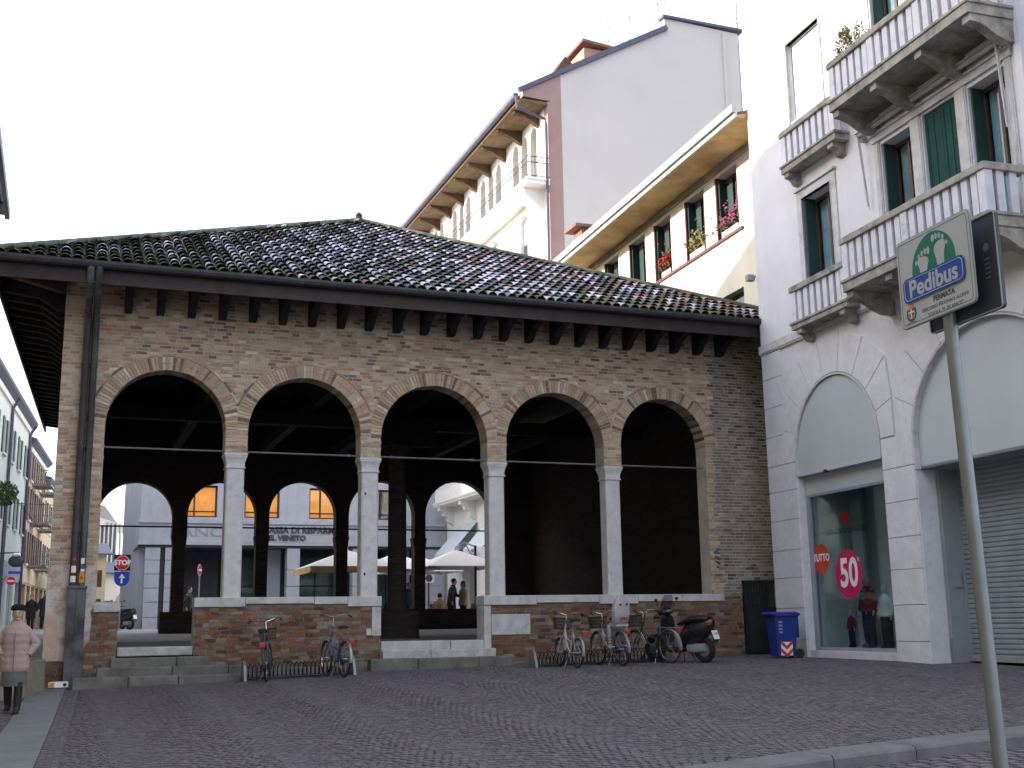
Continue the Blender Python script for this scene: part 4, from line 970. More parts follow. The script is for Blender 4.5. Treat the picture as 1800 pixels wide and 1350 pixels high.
for k in range(5):
    y0 = 51.5+k*5.2
    for j in range(3): fop.append((y0+j*1.28, y0+j*1.28+.86, 22.95, 26.3, 1))
low = [(52.9+4.4*k, 54.0+4.4*k, 19.4, 22.0, .5) for k in range(6)]
mb = MB(); facade(mb, 50.4, 80, 1, 26.95, 0, .4, fop+low); mb.v = [V((21.3+p.y, p.x, p.z)) for p in mb.v]; mb.build('street_wall', 'white_wall', TB)
mb = MB(); mb.box(22.3, 22.4, 50.4, 80, 18, 26.9); mb.build('inner_wall', 'dark_wood', TB)
mb = MB(); mb.box(32.2, 32.59, 50.41, 60, 1, 32.4); mb.box(21.3, 32.6, 79.6, 80, 1, 26.5); mb.box(28.12, 28.5, 50.41, 60, 31, 32.5); mb.build('rear_wall', 'blank_wall', TB)
for i, o_ in enumerate(low):
    mb = MB(); mb.box(21.28, 21.55, o_[0]-.12, o_[0]+.0, 19.4, 22.1); mb.box(21.24, 21.3, o_[0]-.12, o_[1]+.12, 22.0, 22.12); mb.box(21.5, 21.55, o_[0], o_[1], 19.4, 22.0); w_ = mb.build('window', 'pale_grey', TB); mb = MB(); mb.box(21.485, 21.495, o_[0]+.05, o_[1]-.05, 19.5, 20.6); mb.build('pane', 'dark_pane', w_)
mb = MB(); mb.box(19.78, 21.3, 49.98, 80, 26.72, 26.86); mb.build('eave_boarding', 'ochre_wood', TB)
for k in range(12):
    y = 51.2+k*2.4
    mb = MB(); mb.prism([(x, y-.14, z) for x, z in ((21.29, 26.72), (19.95, 26.72), (19.95, 26.6), (20.4, 26.5), (20.9, 26.25), (21.29, 26.0))], (0, .28, 0)); mb.build('bracket', 'brown_wood', TB)
mb = MB(); mb.prism([(19.6+a, 49.95, 26.95+b) for a, b in ((-.12, .14), (-.1, -.06), (.0, -.12), (.12, -.06), (.14, .14))], (0, 30, 0)); mb.build('gutter', 'roof_edge', TB)
mb = MB(); mb.tube([(19.6, 49.9, 26.9), (19.62, 49.9, 26.3), (21.1, 49.88, 25.9), (21.15, 49.88, 25.5), (21.15, 49.88, 2)], .07, 6); mb.build('drainpipe', 'roof_edge', TB)
mb = MB(); mb.box(20.1, 21.3, 49.9, 78, 22.48, 22.72); mb.box(20.05, 21.3, 49.85, 78, 22.66, 22.76); bl = mb.build('balcony', 'white_wall', TB)
for y in (50.6, 60.0, 69.5): mb = MB(); mb.prism([(x, y, z) for x, z in ((21.3, 22.48), (20.15, 22.48), (20.3, 22.1), (20.7, 21.8), (21.0, 21.5), (21.3, 21.3))], (0, .9, 0)); mb.build('corbel', 'white_wall', bl)
mb = MB()
for z in (22.85, 23.55, 23.85): mb.box(20.12, 20.16, 49.92, 78, z, z+.04)
for z in (22.85, 23.55, 23.85): mb.box(20.12, 21.3, 49.92, 49.96, z, z+.04)
y = 49.95
while y < 78: mb.box(20.13, 20.15, y, y+.025, 22.76, 23.87); y += .16
x = 20.2
while x < 21.3: mb.box(x, x+.025, 49.93, 49.95, 22.76, 23.87); x += .16
mb.build('railing', 'pipe_guard', bl)
# roof terrace: dormer, antennas and railings
dm = thing('roof_dormer', 'small tiled dormer with pinkish wall on the roof of the tall building', 'dormer', (23.5, 52, 29))
mb = MB(); mb.box(24.1, 26.4, 51.5, 54, 28.5, 31.05); mb.build('dormer_wall', 'pink_wall', dm); mb = MB(); mb.prism([(23.9, 51.2, 31.25), (26.7, 51.2, 31.0), (26.7, 54.3, 31.0), (23.9, 54.3, 31.25)], (0, 0, .16)); mb.box(22.9, 23.7, 52.0, 53.0, 28.6, 29.5); mb.build('dormer_roof', 'terracotta', dm)
mb = MB(); mb.prism([(22.5, 51.9, 29.5), (23.2, 51.9, 30.6), (23.95, 51.9, 29.9), (23.7, 51.9, 29.5)], (0, 1.4, 0)); mb.build('chimney_hood', 'brown_wood', dm)
def antenna(x, y, z, h_, lab):
    t = thing('antenna', lab, 'antenna', (x, y, z)); mb = MB(); mb.tube([(x, y, z), (x, y, z+h_)], .03, 5)
    for k in range(5): mb.tube([(x-.35+.03*k, y, z+h_-.1-k*.16), (x+.35-.03*k, y, z+h_-.1-k*.16)], .015, 4)
    mb.tube([(x-.1, y, z+h_*.55), (x+.3, y, z+h_*.7)], .02, 4); mb.build('mast', 'grey_metal', t)
antenna(26.3, 53, 30.5, 3.6, 'thin aerial beside the tiled dormer, the shorter of two'); antenna(28.4, 54.5, 31.4, 6.2, 'tallest thin aerial above the sloping roof of the tall building'); antenna(31.2, 53, 32.7, 2.6, 'thin aerial standing on the flat top of the tall building')
ct = thing('roof_cables', 'thin cables and light railings strung over the roof terrace of the tall building', 'cables', (28, 51, 33))
mb = MB()
for dz in (0, .35): mb.tube([(25.4, 50.6, 30.4+dz*.4), (28.2, 50.6, 33.6+dz), (30.2, 50.6, 36+dz)], .018, 4)
for dz in (0, .3, .6): mb.tube([(28.1, 50.6, 34.1+dz), (33, 50.6, 33.6+dz)], .016, 4)
for dz in (0, .3): mb.tube([(33, 50.6, 33.6+dz), (31.5, 50.6, 32.6+dz)], .016, 4)
mb.tube([(28.1, 50.6, 32.6), (28.1, 50.6, 36)], .03, 5); mb.tube([(33, 50.6, 26), (33, 50.6, 37)], .05, 5)
for z in (26.9, 27.2, 27.5, 27.8, 29.6, 29.9, 31.6): mb.tube([(32.7, 50.6, z+.8), (33.8, 50.6, z+.6)], .02, 4)
mb.build('cable', 'grey_metal', ct)
# ================================================================ BANK BEYOND THE LOGGIA
BK = thing('bank_building', 'grey stone bank building with amber windows and a recessed dark ground floor', 'building', (10.5, 58, 1.4))
bw = [(5.2, 6.85), (8.15, 9.86), (11.33, 13.03), (14.45, 16.15)]
mb = MB(); facade(mb, 3.32, 18.3, 6.4, 13.5, 58.0, 58.5, [(a, b, 6.66, 8.2) for a, b in bw]+[(a, b, 9.9, 11.8) for a, b in bw]); mb.build('upper_wall', 'bank_stone', BK)
mb = MB(); mb.box(3.25, 18.4, 57.8, 58.5, 6.35, 6.55); mb.box(3.25, 18.4, 57.85, 58.5, 5.32, 5.50); mb.box(3.28, 18.38, 57.9, 58.5, 5.50, 6.35); mb.build('fascia_band', 'bank_stone', BK)
mb = MB(); mb.box(3.25, 18.4, 57.95, 61.5, 5.2, 5.32); mb.build('soffit', 'bank_dark', BK)
mb = MB(); mb.box(3.32, 3.8, 58.5, 75, 1.2, 13.5); mb.box(3.32, 18.3, 74.6, 75, 1.2, 13.5); mb.box(3.2, 18.5, 57.7, 75, 13.5, 13.8); mb.build('side_wall', 'bank_stone', BK)
for a, b, zs_ in ((3.6, 4.28, [1.3, 1.95, 2.65, 3.3, 3.95, 4.6, 5.2]), (4.52, 5.35, [1.3, 1.95, 2.65, 3.3, 3.95, 4.6, 5.2]), (7.0, 7.7, [1.3, 2.3, 3.3, 4.3, 5.2]), (10.28, 10.9, [1.3, 2.55, 3.35, 4.15, 5.2]), (13.55, 14.2, [1.3, 2.55, 3.35, 4.15, 5.2]), (16.9, 18.3, [1.3, 2.55, 3.35, 4.15, 5.2])):
    if a == 7.0: continue
    for z0, z1 in zip(zs_[:-1], zs_[1:]): mb = MB(); mb.box(a, b, 57.95, 58.6, z0+.012, z1-.012); mb.build('stone_block', 'bank_stone', BK)
mb = MB(); mb.box(4.28, 4.52, 58.1, 58.5, 1.3, 5.2); mb.box(3.6, 5.35, 58.0, 58.6, 1.3, 1.8); mb.build('slot', 'bank_dark', BK)
mb = MB(); mb.box(3.8, 18.3, 61.4, 61.6, 1.2, 5.3); mb.box(5.36, 7.3, 60.6, 61.4, 1.2, 5.2); mb.build('inner_wall', 'bank_dark', BK)
for x in (9.4, 16.1): mb = MB(); mb.box(x, x+.8, 59.4, 61.4, 1.3, 5.2); mb.build('inner_pier', 'bank_stone', BK)
for a, b in ((7.6, 9.3), (11.1, 13.4), (14.3, 16.0)):
    mb = MB(); mb.box(a, b, 60.9, 60.95, 1.4, 4.9); g = mb.build('shopfront', mat('shopfront_glass', (.05, .10, .095), rough=.08, spec=.7, bump=0), BK)
    mb = MB(); mb.box(a, b, 60.85, 60.9, 3.4, 3.5); mb.box((a+b)/2-.04, (a+b)/2+.04, 60.85, 60.9, 1.4, 4.9); mb.build('shopfront_frame', 'bank_dark', g)
for x in (12.0, 12.5, 12.75): mb = MB(); mb.tube([(x, 60.8, 2.0), (x, 60.8, 2.9)], .03, 5); mb.build('door_handle', 'chrome', BK)
for i, (a, b) in enumerate(bw):
    mb = MB(); mb.box(a, b, 58.2, 58.3, 6.66, 6.74); mb.box(a, a+.08, 58.2, 58.3, 6.74, 8.2); mb.box(b-.08, b, 58.2, 58.3, 6.74, 8.2); mb.box(a+.08, b-.08, 58.2, 58.3, 8.12, 8.2); mb.box(a+.55, a+.62, 58.2, 58.3, 6.74, 8.12); mb.box(a+.08, b-.08, 58.2, 58.3, 6.92, 6.98); f = mb.build('window', 'maroon', BK)
    if i < 3: mb = MB(); mb.box(a+.08, b-.08, 58.32, 58.36, 6.74, 8.12); mb.build('reflection_glow', 'amber', f, label='amber glow imitating a reflected sunlit wall')  # glowing panel imitates a reflection, no light burns behind it
    else: mb = MB(); mb.box(a+.08, b-.08, 58.32, 58.36, 6.74, 8.12); mb.build('pane', 'dark_pane', f)
    mb = MB(); mb.box(a+.08, b-.08, 58.305, 58.315, 6.74, 8.12); mb.build('pane', 'pane', f)
    mb = MB(); mb.box(a, b, 58.2, 58.3, 9.9, 11.8); mb.build('window', 'dark_pane', BK)
mb = MB(); mb.box(7.95, 12.95, 57.84, 57.9, 5.47, 6.28); sg = mb.build('sign_board', 'bank_stone', BK)
def wtext(s, size, m_, x, y, z, parent=BK, **k): return text(s, size, m_, parent, frame3((x, y, z), (1, 0, 0), (0, 0, 1)), **k)
wtext('CASSA DI RISPARMIO', .42, 'letters', 9.05, 57.8, 6.06, ext=.02, bold=.014, sx=1.0, align='LEFT'); wtext('DEL VENETO', .36, 'letters', 9.05, 57.8, 5.68, ext=.02, bold=.014, sx=1.0, align='LEFT')
wtext('BANCA', .62, mat('carved', (.27, .28, .30), bump=0), 6.2, 57.89, 5.92, name='carved_lettering', ext=.015, sx=1.5)
# ================================================================ BUILDING WITH AWNINGS, RIGHT OF THE CAFE
AB = thing('cafe_building', 'bright sunlit white building with balcony and pale awnings beside the cafe umbrellas', 'building', (18.4, 50, 1.3))
mb = MB(); facade(mb, 42.5, 57.6, 1.2, 12, 0, .4, [(44.5, 46.4, 1.3, 4.6), (48.8, 50.8, 1.3, 4.6), (53.2, 55.2, 1.3, 4.6), (45, 46, 7.7, 10), (50, 51, 7.7, 10), (54, 55, 7.7, 10)]); mb.v = [V((18.4+p.y, p.x, p.z)) for p in mb.v]; mb.build('wall', 'white_wall', AB)
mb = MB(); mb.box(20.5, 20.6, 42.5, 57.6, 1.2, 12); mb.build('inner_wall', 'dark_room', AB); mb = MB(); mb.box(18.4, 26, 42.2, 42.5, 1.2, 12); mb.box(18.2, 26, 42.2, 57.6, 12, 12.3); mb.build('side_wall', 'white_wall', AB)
mb = MB(); mb.box(17.55, 18.4, 44, 57.2, 7.25, 7.42); mb.box(17.5, 18.4, 43.95, 57.25, 7.36, 7.46); bl = mb.build('balcony', 'white_wall', AB)
mb = MB(); mb.box(17.55, 17.75, 44, 57.2, 8.38, 8.5); mb.build('handrail', 'white_wall', bl)
y = 44.1; fb = None
while y < 57.1:
    if fb is None: mb = MB(); mb.lathe([(.05, 0), (.075, .3), (.045, .6), (.06, .93)], n=6); fb = mb.build('baluster', 'white_wall', bl, world=False)
    else: fb = part(fb, 'baluster', bl)
    fb.location = V((17.65, y, 7.45))-V((18.4, 50, 1.3)); y += .24
for y in (45.6, 49.4, 53.2, 56.6):
    mb = MB(); mb.prism([(x, y-.18, z) for x, z in ((18.4, 7.25), (17.62, 7.25), (17.62, 7.05), (17.8, 6.98), (17.85, 6.8), (18.05, 6.72), (18.1, 6.5), (18.4, 6.3))], (0, .36, 0)); mb.build('corbel', 'white_wall', bl)
for i, y in enumerate((45.4, 49.8, 54.2)):
    mb = MB(); mb.add([(18.35, y-1.4, 6.2), (18.35, y+1.4, 6.2), (17.1, y+1.4, 4.75), (17.1, y-1.4, 4.75), (17.1, y+1.4, 4.5), (17.1, y-1.4, 4.5), (18.33, y-1.4, 6.15), (18.33, y+1.4, 6.15), (17.13, y+1.4, 4.73), (17.13, y-1.4, 4.73)], [(0, 1, 2, 3), (3, 2, 4, 5), (7, 6, 9, 8)]); a = mb.build('awning', 'awning', AB)
    for q in (-1.35, 1.35): mb = MB(); mb.tube([(18.35, y+q, 5.0), (17.12, y+q, 4.75)], .02, 4); mb.build('awning_arm', 'dark_wood', a)
    text('BAR', .2, 'letters', AB, frame3((17.09, y, 4.62), (0, -1, 0), (0, 0, 1)), name='awning_lettering', ext=.002)
# ================================================================ CAFE: umbrellas, tables, chairs
def umbrella(x, y, zg, label, s=1.55, tan=False, px=None):
    t = thing('cafe_umbrella', label, 'umbrella', (x, y, zg), group='cream umbrellas of the cafe behind the loggia')
    zb, za = 2.25, 2.95; mb = MB(); P = [(-s, -s, zb), (s, -s, zb), (s, s, zb), (-s, s, zb)]
    vs = P+[(0, 0, za)]+[(a, b, c-.03) for a, b, c in P]+[(0, 0, za-.04)]
    mb.add(vs, [(0, 1, 4), (1, 2, 4), (2, 3, 4), (3, 0, 4), (6, 5, 9), (7, 6, 9), (8, 7, 9), (5, 8, 9), (0, 5, 6, 1), (1, 6, 7, 2), (2, 7, 8, 3), (3, 8, 5, 0)]); c = mb.build('canopy', 'umbrella', t, world=False)
    if tan:
        mb = MB(); mb.quad((-s, -s-.01, zb), (s, -s-.01, zb), (s*.96, -s-.01, zb-.24), (-s*.96, -s-.01, zb-.24)); mb.quad((-s-.01, -s, zb), (-s-.01, s, zb), (-s-.01, s*.96, zb-.24), (-s-.01, -s*.96, zb-.24)); mb.build('valance', 'umbrella_tan', c, world=False)
    mb = MB(); mb.lathe([(.05, za), (.03, za+.1), (.0, za+.16)], n=6); mb.build('finial', 'umbrella', c, world=False)
    for a, b in ((-1, -1), (1, -1), (1, 1), (-1, 1)): mb = MB(); mb.tube([(0, 0, za-.09), (a*s*.97, b*s*.97, zb-.04)], .015, 4); mb.build('rib', 'black', t, world=False)
    ox = px if px is not None else 0
    mb = MB(); mb.tube([(ox, -s*.15 if px else 0, 0), (ox, -s*.15 if px else 0, za+.15 if px else za)], .05, 8); mb.build('pole', 'black', t, world=False)
    if px: mb = MB(); mb.tube([(ox, -s*.15, za+.1), (ox*.5, 0, za+.28), (0, 0, za+.08)], .035, 6); mb.tube([(ox, -s*.15, za-.5), (ox*.55, 0, za+.22)], .025, 5); mb.build('arm', 'silver', t, world=False)
    mb = MB(); mb.box(ox-.35, ox+.35, -.55, .2, 0, .08); mb.build('base', 'black', t, world=False)
    return t
umbrella(14.35, 43.9, 1.35, 'cream cafe umbrella nearest the right arch, hung from a black side mast', px=.75)
umbrella(14.2, 48.6, 1.37, 'cream cafe umbrella standing just behind the side-mast one')
umbrella(10.2, 44.6, 1.35, 'cream cafe umbrella with a tan valance, leftmost of the cafe', s=1.75, tan=True)
umbrella(12.6, 46.5, 1.36, 'cream cafe umbrella in the middle, mostly hidden by the central column', s=1.5)
def chair(loc, rz, label):
    t = thing('cafe_chair', label, 'chair', loc, rz, 'cafe chairs under the umbrellas')
    mb = MB(); mb.box(-.22, .22, -.22, .22, .43, .46); mb.build('seat', 'wicker', t, world=False)
    mb = MB(); mb.prism([(-.22, .22, .46), (.22, .22, .46), (.20, .29, .85), (-.20, .29, .85)], (0, .03, 0)); mb.build('backrest', 'wicker', t, world=False)
    for a in (-.2, .2):
        for b in (-.2, .2): mb = MB(); mb.tube([(a, b, 0), (a, b, .43)], .014, 5); mb.build('leg', 'silver', t, world=False)
    return t
def table(loc, label):
    t = thing('cafe_table', label, 'table', loc, 0, 'cafe tables under the umbrellas')
    mb = MB(); mb.lathe([(.0, .72), (.36, .72), (.36, .75), (.0, .755)], n=16); mb.build('tabletop', 'silver', t, world=False)
    mb = MB(); mb.tube([(0, 0, .03), (0, 0, .72)], .03, 6); mb.lathe([(.22, 0), (.2, .03), (.03, .05)], n=10); mb.build('pedestal', 'black', t, world=False)
table((13.55, 43.6, 1.35), 'small round metal cafe table in front of the seated woman'); table((12.7, 44.0, 1.35), 'small round metal cafe table left of the seated woman')
c0 = chair((13.25, 42.55, 1.345), .3, 'wicker cafe chair the woman in tan sits on')
dup(c0, (12.5, 43.2, 1.35), 1.2, 'empty wicker chair left of the seated woman'); dup(c0, (12.3, 44.3, 1.35), 2.4, 'empty wicker chair farthest left behind the low wall'); dup(c0, (14.6, 43.2, 1.35), -1.4, 'empty wicker chair beside the black umbrella mast')
# ================================================================ PEOPLE
def ringz(cx, cy, z, rx, ry, n=14, tilt=0, sq=0):
    out_ = []
    for i in range(n):
        t = 2*PI*i/n; a, b = math.cos(t), math.sin(t); k = 1+sq*(abs(a*b)*1.2)
        out_.append((cx+rx*a*k, cy+ry*b*k, z+tilt*b*ry))
    return out_
def limb(mb, pts, rs, n=9):
    mb.tube(pts, rs, n); return mb
def person(loc, rz, label, h=1.68, coat='navy', legs='skirt', hair='hair_dark', hem=.5, long_hair=False, shoes='boot', pose='stand', armL=None, armR=None, skirt=None, hat=None, puffer=False, lean=0.0, detail=True, cat='person', name='person', head_turn=0, skin='skin'):
    """figure facing local -Y, feet at z=0"""
    t = thing(name, label, cat, loc, rz); s = h/1.70
    hipz, kneez, shz, nkz = .88*s, .47*s, 1.38*s, 1.45*s; hw = .095*s; sw_ = .185*s
    if pose == 'sit':
        dz = -.42*s; feet = [(-hw, -.48*s, .05), (hw, -.46*s, .05)]; knees = [(-hw, -.45*s, .47*s), (hw, -.43*s, .47*s)]
    elif pose == 'walk':
        dz = 0; feet = [(-hw*.9, .14*s, .09*s), (hw*.9, -.14*s, .05*s)]; knees = [(-hw*.95, -.01*s, kneez), (hw*.95, -.09*s, kneez)]
    else: dz = 0; feet = [(-hw, .0, .05*s), (hw, .02, .05*s)]; knees = [(-hw, -.015, kneez), (hw, -.01, kneez)]
    up = lambda x, y, z: V((x, y+lean*(z-hipz)*-1 if z > hipz else y, z+dz))
    B = MB()     # body as one continuous skinned surface
    me = bpy.data.meshes.new('person_body'); ids = {}
    vs, es, rad = [], [], []
    def vx(p, r, prev=None):
        vs.append(tuple(p)); rad.append(r*s); 
        if prev is not None: es.append((prev, len(vs)-1))
        return len(vs)-1
    pel = vx(up(0, 0, hipz), .125); wa = vx(up(0, 0, 1.05*s), .115, pel); chv = vx(up(0, 0, 1.25*s), .135, wa); ns = vx(up(0, .01, shz), .09, chv); nk = vx(up(0, 0, nkz), .052, ns)
    hx, hy = .02*math.sin(head_turn), -.02
    h1 = vx(up(0, hy, 1.53*s), .070, nk); h2 = vx(up(0, hy, 1.60*s), .082, h1); h3 = vx(up(0, hy+.01, 1.655*s), .066, h2)
    for i, sgn in enumerate((-1, 1)):
        k = vx(V(knees[i]), .058, vx(V((sgn*hw, 0 if pose != 'sit' else -.03, hipz+dz-.05)), .085, pel)); a = vx(V(feet[i])+V((0, .01, .03*s)), .036, k); vx(V(feet[i])+V((0, -.13*s, -.012)), .034, a)
        arm = (armL, armR)[i]
        if arm is None: arm = [(sgn*.25, .01, 1.12), (sgn*.25, -.05, .88)]
        shd = vx(up(sgn*sw_*.92, .0, 1.33*s), .045, ns); e = vx(up(arm[0][0]*s, arm[0][1]*s, arm[0][2]*s), .040, shd); w_ = vx(up(arm[1][0]*s, arm[1][1]*s, arm[1][2]*s), .027, e)
        d = (V(vs[w_])-V(vs[e])).normalized(); hn = vx(V(vs[w_])+d*.08*s, .030, w_); vx(V(vs[hn])+d*.06*s, .018, hn)
    me.from_pydata(vs, es, []); bo = bpy.data.objects.new('body', me); COL.objects.link(bo); bo.parent = t
    md = bo.modifiers.new('skin', 'SKIN'); me.skin_vertices
    if not me.skin_vertices: pass
    for i, sv in enumerate(me.skin_vertices[0].data): sv.radius = (rad[i], rad[i]); sv.use_root = (i == 0)
    ss = bo.modifiers.new('sub', 'SUBSURF'); ss.levels = ss.render_levels = 1; md.use_smooth_shade = True
    dg = bpy.context.evaluated_depsgraph_get(); dg.update(); m2 = bpy.data.meshes.new_from_object(bo.evaluated_get(dg)); bo.modifiers.clear(); bo.data = m2; m2.materials.clear(); m2.materials.append(K[skin])
    # face features joined to the body
    F_ = MB(); c = up(0, hy, 1.575*s)
    F_.ell(c+V((0, -.005, .01))*s, .076*s, .092*s, .108*s, 16, 12); F_.ell(c+V((0, -.098, -.012))*s, .014*s, .02*s, .022*s, 8, 6)
    for sgn in (-1, 1): F_.ell(c+V((sgn*.078, .0, -.01))*s, .012*s, .02*s, .03*s, 8, 6)
    F_.ell(c+V((0, -.065, -.075))*s, .035*s, .03*s, .03*s, 8, 6)
    bm = bmesh.new(); bm.from_mesh(m2); f2 = bpy.data.meshes.new('f'); f2.from_pydata([tuple(p) for p in F_.v], [], F_.f); bm.from_mesh(f2); [setattr(f, 'smooth', True) for f in bm.faces]; bm.to_mesh(m2); bm.free()
    if detail:
        E = MB()
        for sgn in (-1, 1): E.ell(c+V((sgn*.03, -.084, .012))*s, .011*s, .006*s, .006*s, 8, 5); E.ell(c+V((sgn*.03, -.088, .032))*s, .02*s, .006*s, .004*s, 8, 4)
        E.build('eyes', 'black', t, world=False); E = MB(); E.ell(c+V((0, -.09, -.05))*s, .022*s, .006*s, .005*s, 8, 4); E.build('mouth', 'maroon', t, world=False)
    # hair
    H = MB(); H.ell(c+V((0, .012, .032))*s, .089*s, .10*s, .098*s, 12, 9)
    if long_hair: H.ell(c+V((0, .045, -.05))*s, .095*s, .065*s, .13*s, 10, 8)
    H.build('hair', hair, t, world=False, smooth=True)
    if hat:
        H = MB(); H.lathe([(.0, .160), (.07, .152), (.104, .125), (.115, .095), (.110, .065), (.095, .058)], o=c-V((0, -.02, 0)), n=14); H.build('hat', hat, t, world=False, smooth=True)
    # coat torso
    C = MB(); zh = hem*s; rings = []
    prof = [(hem, .215, .17), (hem+.06, .222, .175)] if hem < .86 else [(hem, .19, .15)]
    base = [(.92, .20, .155), (1.02, .185, .145), (1.12, .195, .15), (1.22, .205, .155), (1.30, .205, .15), (1.36, .17, .125), (1.41, .11, .09), (1.46, .075, .075)]
    if puffer:
        prof = []; z = hem
        pts = [(hem, .22, .17), (.75, .232, .18), (.9, .222, .175), (1.05, .215, .17), (1.2, .228, .175), (1.3, .225, .165), (1.37, .19, .135), (1.42, .13, .11), (1.46, .095, .095)]
        def itp(z):
            for (z0, a, b), (z1, a2, b2) in zip(pts[:-1], pts[1:]):
                if z0 <= z <= z1: f = (z-z0)/(z1-z0); return a+(a2-a)*f, b+(b2-b)*f
            return pts[-1][1:]
        zz_ = hem; allp = []
        while zz_ < 1.45: a, b = itp(zz_); ph = (zz_-hem)/.11; q = abs(math.sin(PI*ph)); allp.append((zz_, a*(.955+.05*q), b*(.955+.05*q))); zz_ += .0275
        allp.append((1.47, .10, .10))
    else: allp = [p for p in prof if p[0] < .9]+[p for p in base if p[0] >= hem]
    for z, rx, ry in allp: p = up(0, .0, z*s); rings.append(ringz(p.x, p.y, p.z, rx*s, ry*s, 16, 0, .05))
    if pose == 'sit': rings = [r for r in rings if r[0][2] > (hipz+dz-.12)]
    C.loft(rings)
    for i, sgn in enumerate((-1, 1)):
        arm = (armL, armR)[i]
        if arm is None: arm = [(sgn*.25, .01, 1.12), (sgn*.25, -.05, .88)]
        A, E_, W_ = up(sgn*sw_*(.62 if puffer else .78), 0, (1.31 if puffer else 1.345)*s), up(arm[0][0]*s, arm[0][1]*s, arm[0][2]*s), up(arm[1][0]*s, arm[1][1]*s, arm[1][2]*s)
        pts_, rs_ = [], []; k = 1.25 if puffer else 1.0; n = 9
        for q in range(n*2+1):
            f = q/n; p = A.lerp(E_, f) if f <= 1 else E_.lerp(W_, f-1); r = (.078-.016*f)*s*k*(1+(.06*math.sin(f*PI*5) if puffer else 0)); pts_.append(p); rs_.append(r)
        C.tube(pts_, rs_, 10)
    C.build('coat', coat, t, world=False, smooth=True)
    if puffer:
        Z = MB(); Z.tube([up(0, -.185*s, z*s)+V((0, -.012 if z < 1.3 else .02*(z-1.3)*10, 0)) for z in (.66, .9, 1.1, 1.28)], .006, 5); Z.build('zip', 'skirt', t, world=False)
        Z = MB(); Z.loft([ringz(*up(0, .01, z*s), r*s, r*s, 14) for z, r in ((1.38, .13), (1.43, .115), (1.465, .105), (1.475, .095))]); Z.build('collar', coat, t, world=False, smooth=True)
    if skirt:
        S_ = MB(); S_.loft([ringz(0, 0, z*s, a*s, b*s, 16) for z, a, b in ((skirt, .205, .18), (skirt+.15, .20, .17), (.9, .17, .14))]); S_.build('skirt', legs, t, world=False, smooth=True)
    T_ = MB()
    for i, sgn in enumerate((-1, 1)):
        A, Kn, Ft = V((sgn*hw*.9, 0, hipz+dz)), V(knees[i]), V(feet[i])
        if skirt: T_.tube([Kn+V((0, 0, .02)), (Kn+Ft)/2+V((0, .015, .02)), Ft+V((0, .01, .0))], [.068*s, .066*s, .052*s], 10)
        else: T_.tube([A, (A+Kn)/2, Kn, (Kn+Ft)/2, Ft+V((0, .01, .0))], [.105*s, .098*s, .084*s, .076*s, .064*s], 10)
    T_.build('boots' if skirt else 'trousers', 'boot' if skirt else legs, t, world=False, smooth=True)
    Sx = MB()
    for i in (0, 1):
        f = V(feet[i]); Sx.loft([ringz(f.x, f.y-.055*s, f.z-.05+z, a*s, b*s, 12) for z, a, b in ((0, .045, .125), (.03, .047, .13), (.06, .042, .11), (.09, .038, .06))])
    Sx.build('shoes', shoes, t, world=False, smooth=True)
    return t
person((-.60, 20.0, .245), -.10, 'old woman in a pinkish quilted jacket and black fur hat walking with hands in pockets', h=1.60, coat='coat_pink', legs='skirt', hair='hair_grey', hem=.66, skirt=.43, hat='fur', puffer=True, pose='walk',
       armL=[(-.30, .04, 1.10), (-.20, -.06, .92)], armR=[(.30, .04, 1.10), (.20, -.06, .92)])
person((13.3, 42.6, 1.345), 2.9, 'woman in a tan coat seated with her back to the loggia at a cafe table', h=1.66, coat='tan_coat', legs='navy', hair='hair_dark', hem=.86, pose='sit', armL=[(-.26, -.12, 1.1), (-.2, -.36, 1.0)], armR=[(.26, -.12, 1.1), (.2, -.36, 1.0)], detail=False)
person((13.85, 42.9, 1.35), 1.2, 'man in a black coat leaning towards the red-haired woman under the cafe umbrella', h=1.80, coat='black', legs='navy', hair='hair_dark', hem=.62, lean=.12, detail=False, armR=[(.24, -.15, 1.1), (.16, -.34, 1.05)])
person((14.3, 42.8, 1.35), -1.5, 'red-haired woman in a tan jacket standing by the black umbrella mast', h=1.70, coat='tan_coat', legs='navy', hair='hair_red', long_hair=True, hem=.8, detail=False)
person((13.0, 45.8, 1.36), .4, 'man in a blue coat standing between the central column and the umbrellas', h=1.74, coat='blue_coat', legs='navy', hair='hair_grey', hem=.6, detail=False)
person((4.95, 50.5, 1.37), .9, 'man in black walking past the bank behind the corner pillar', h=1.75, coat='black', legs='black', hair='hair_dark', hem=.7, pose='walk', detail=False)
# mannequins in the shop window
def mann(u, w_, h, label, coat='jersey_red', legs='navy'):
    p = SM @ V((u, w_, .86)); return person(p, -PI/2+.05, label, h=h, coat=coat, legs=legs, hair='mannequin', hem=.84, shoes='black', detail=False, cat='mannequin', name='mannequin', skin='mannequin')
mann(2.50, .7, 1.46, 'tallest child mannequin in the shop window, dark red sweatshirt with white print'); mann(2.16, .5, .76, 'smallest mannequin in the shop window in a red jacket'); mann(3.04, .75, 1.26, 'white-topped mannequin at the right edge of the shop window', 'white')
for s_, z, sz in (('TOP', 2.0, .15), ('A-WEAR', 1.85, .07)): text(s_, sz, 'white', SB, SM @ frame3((2.50, .56, z), (1, 0, 0), (0, 0, 1)), name='sweatshirt_print', ext=.001)
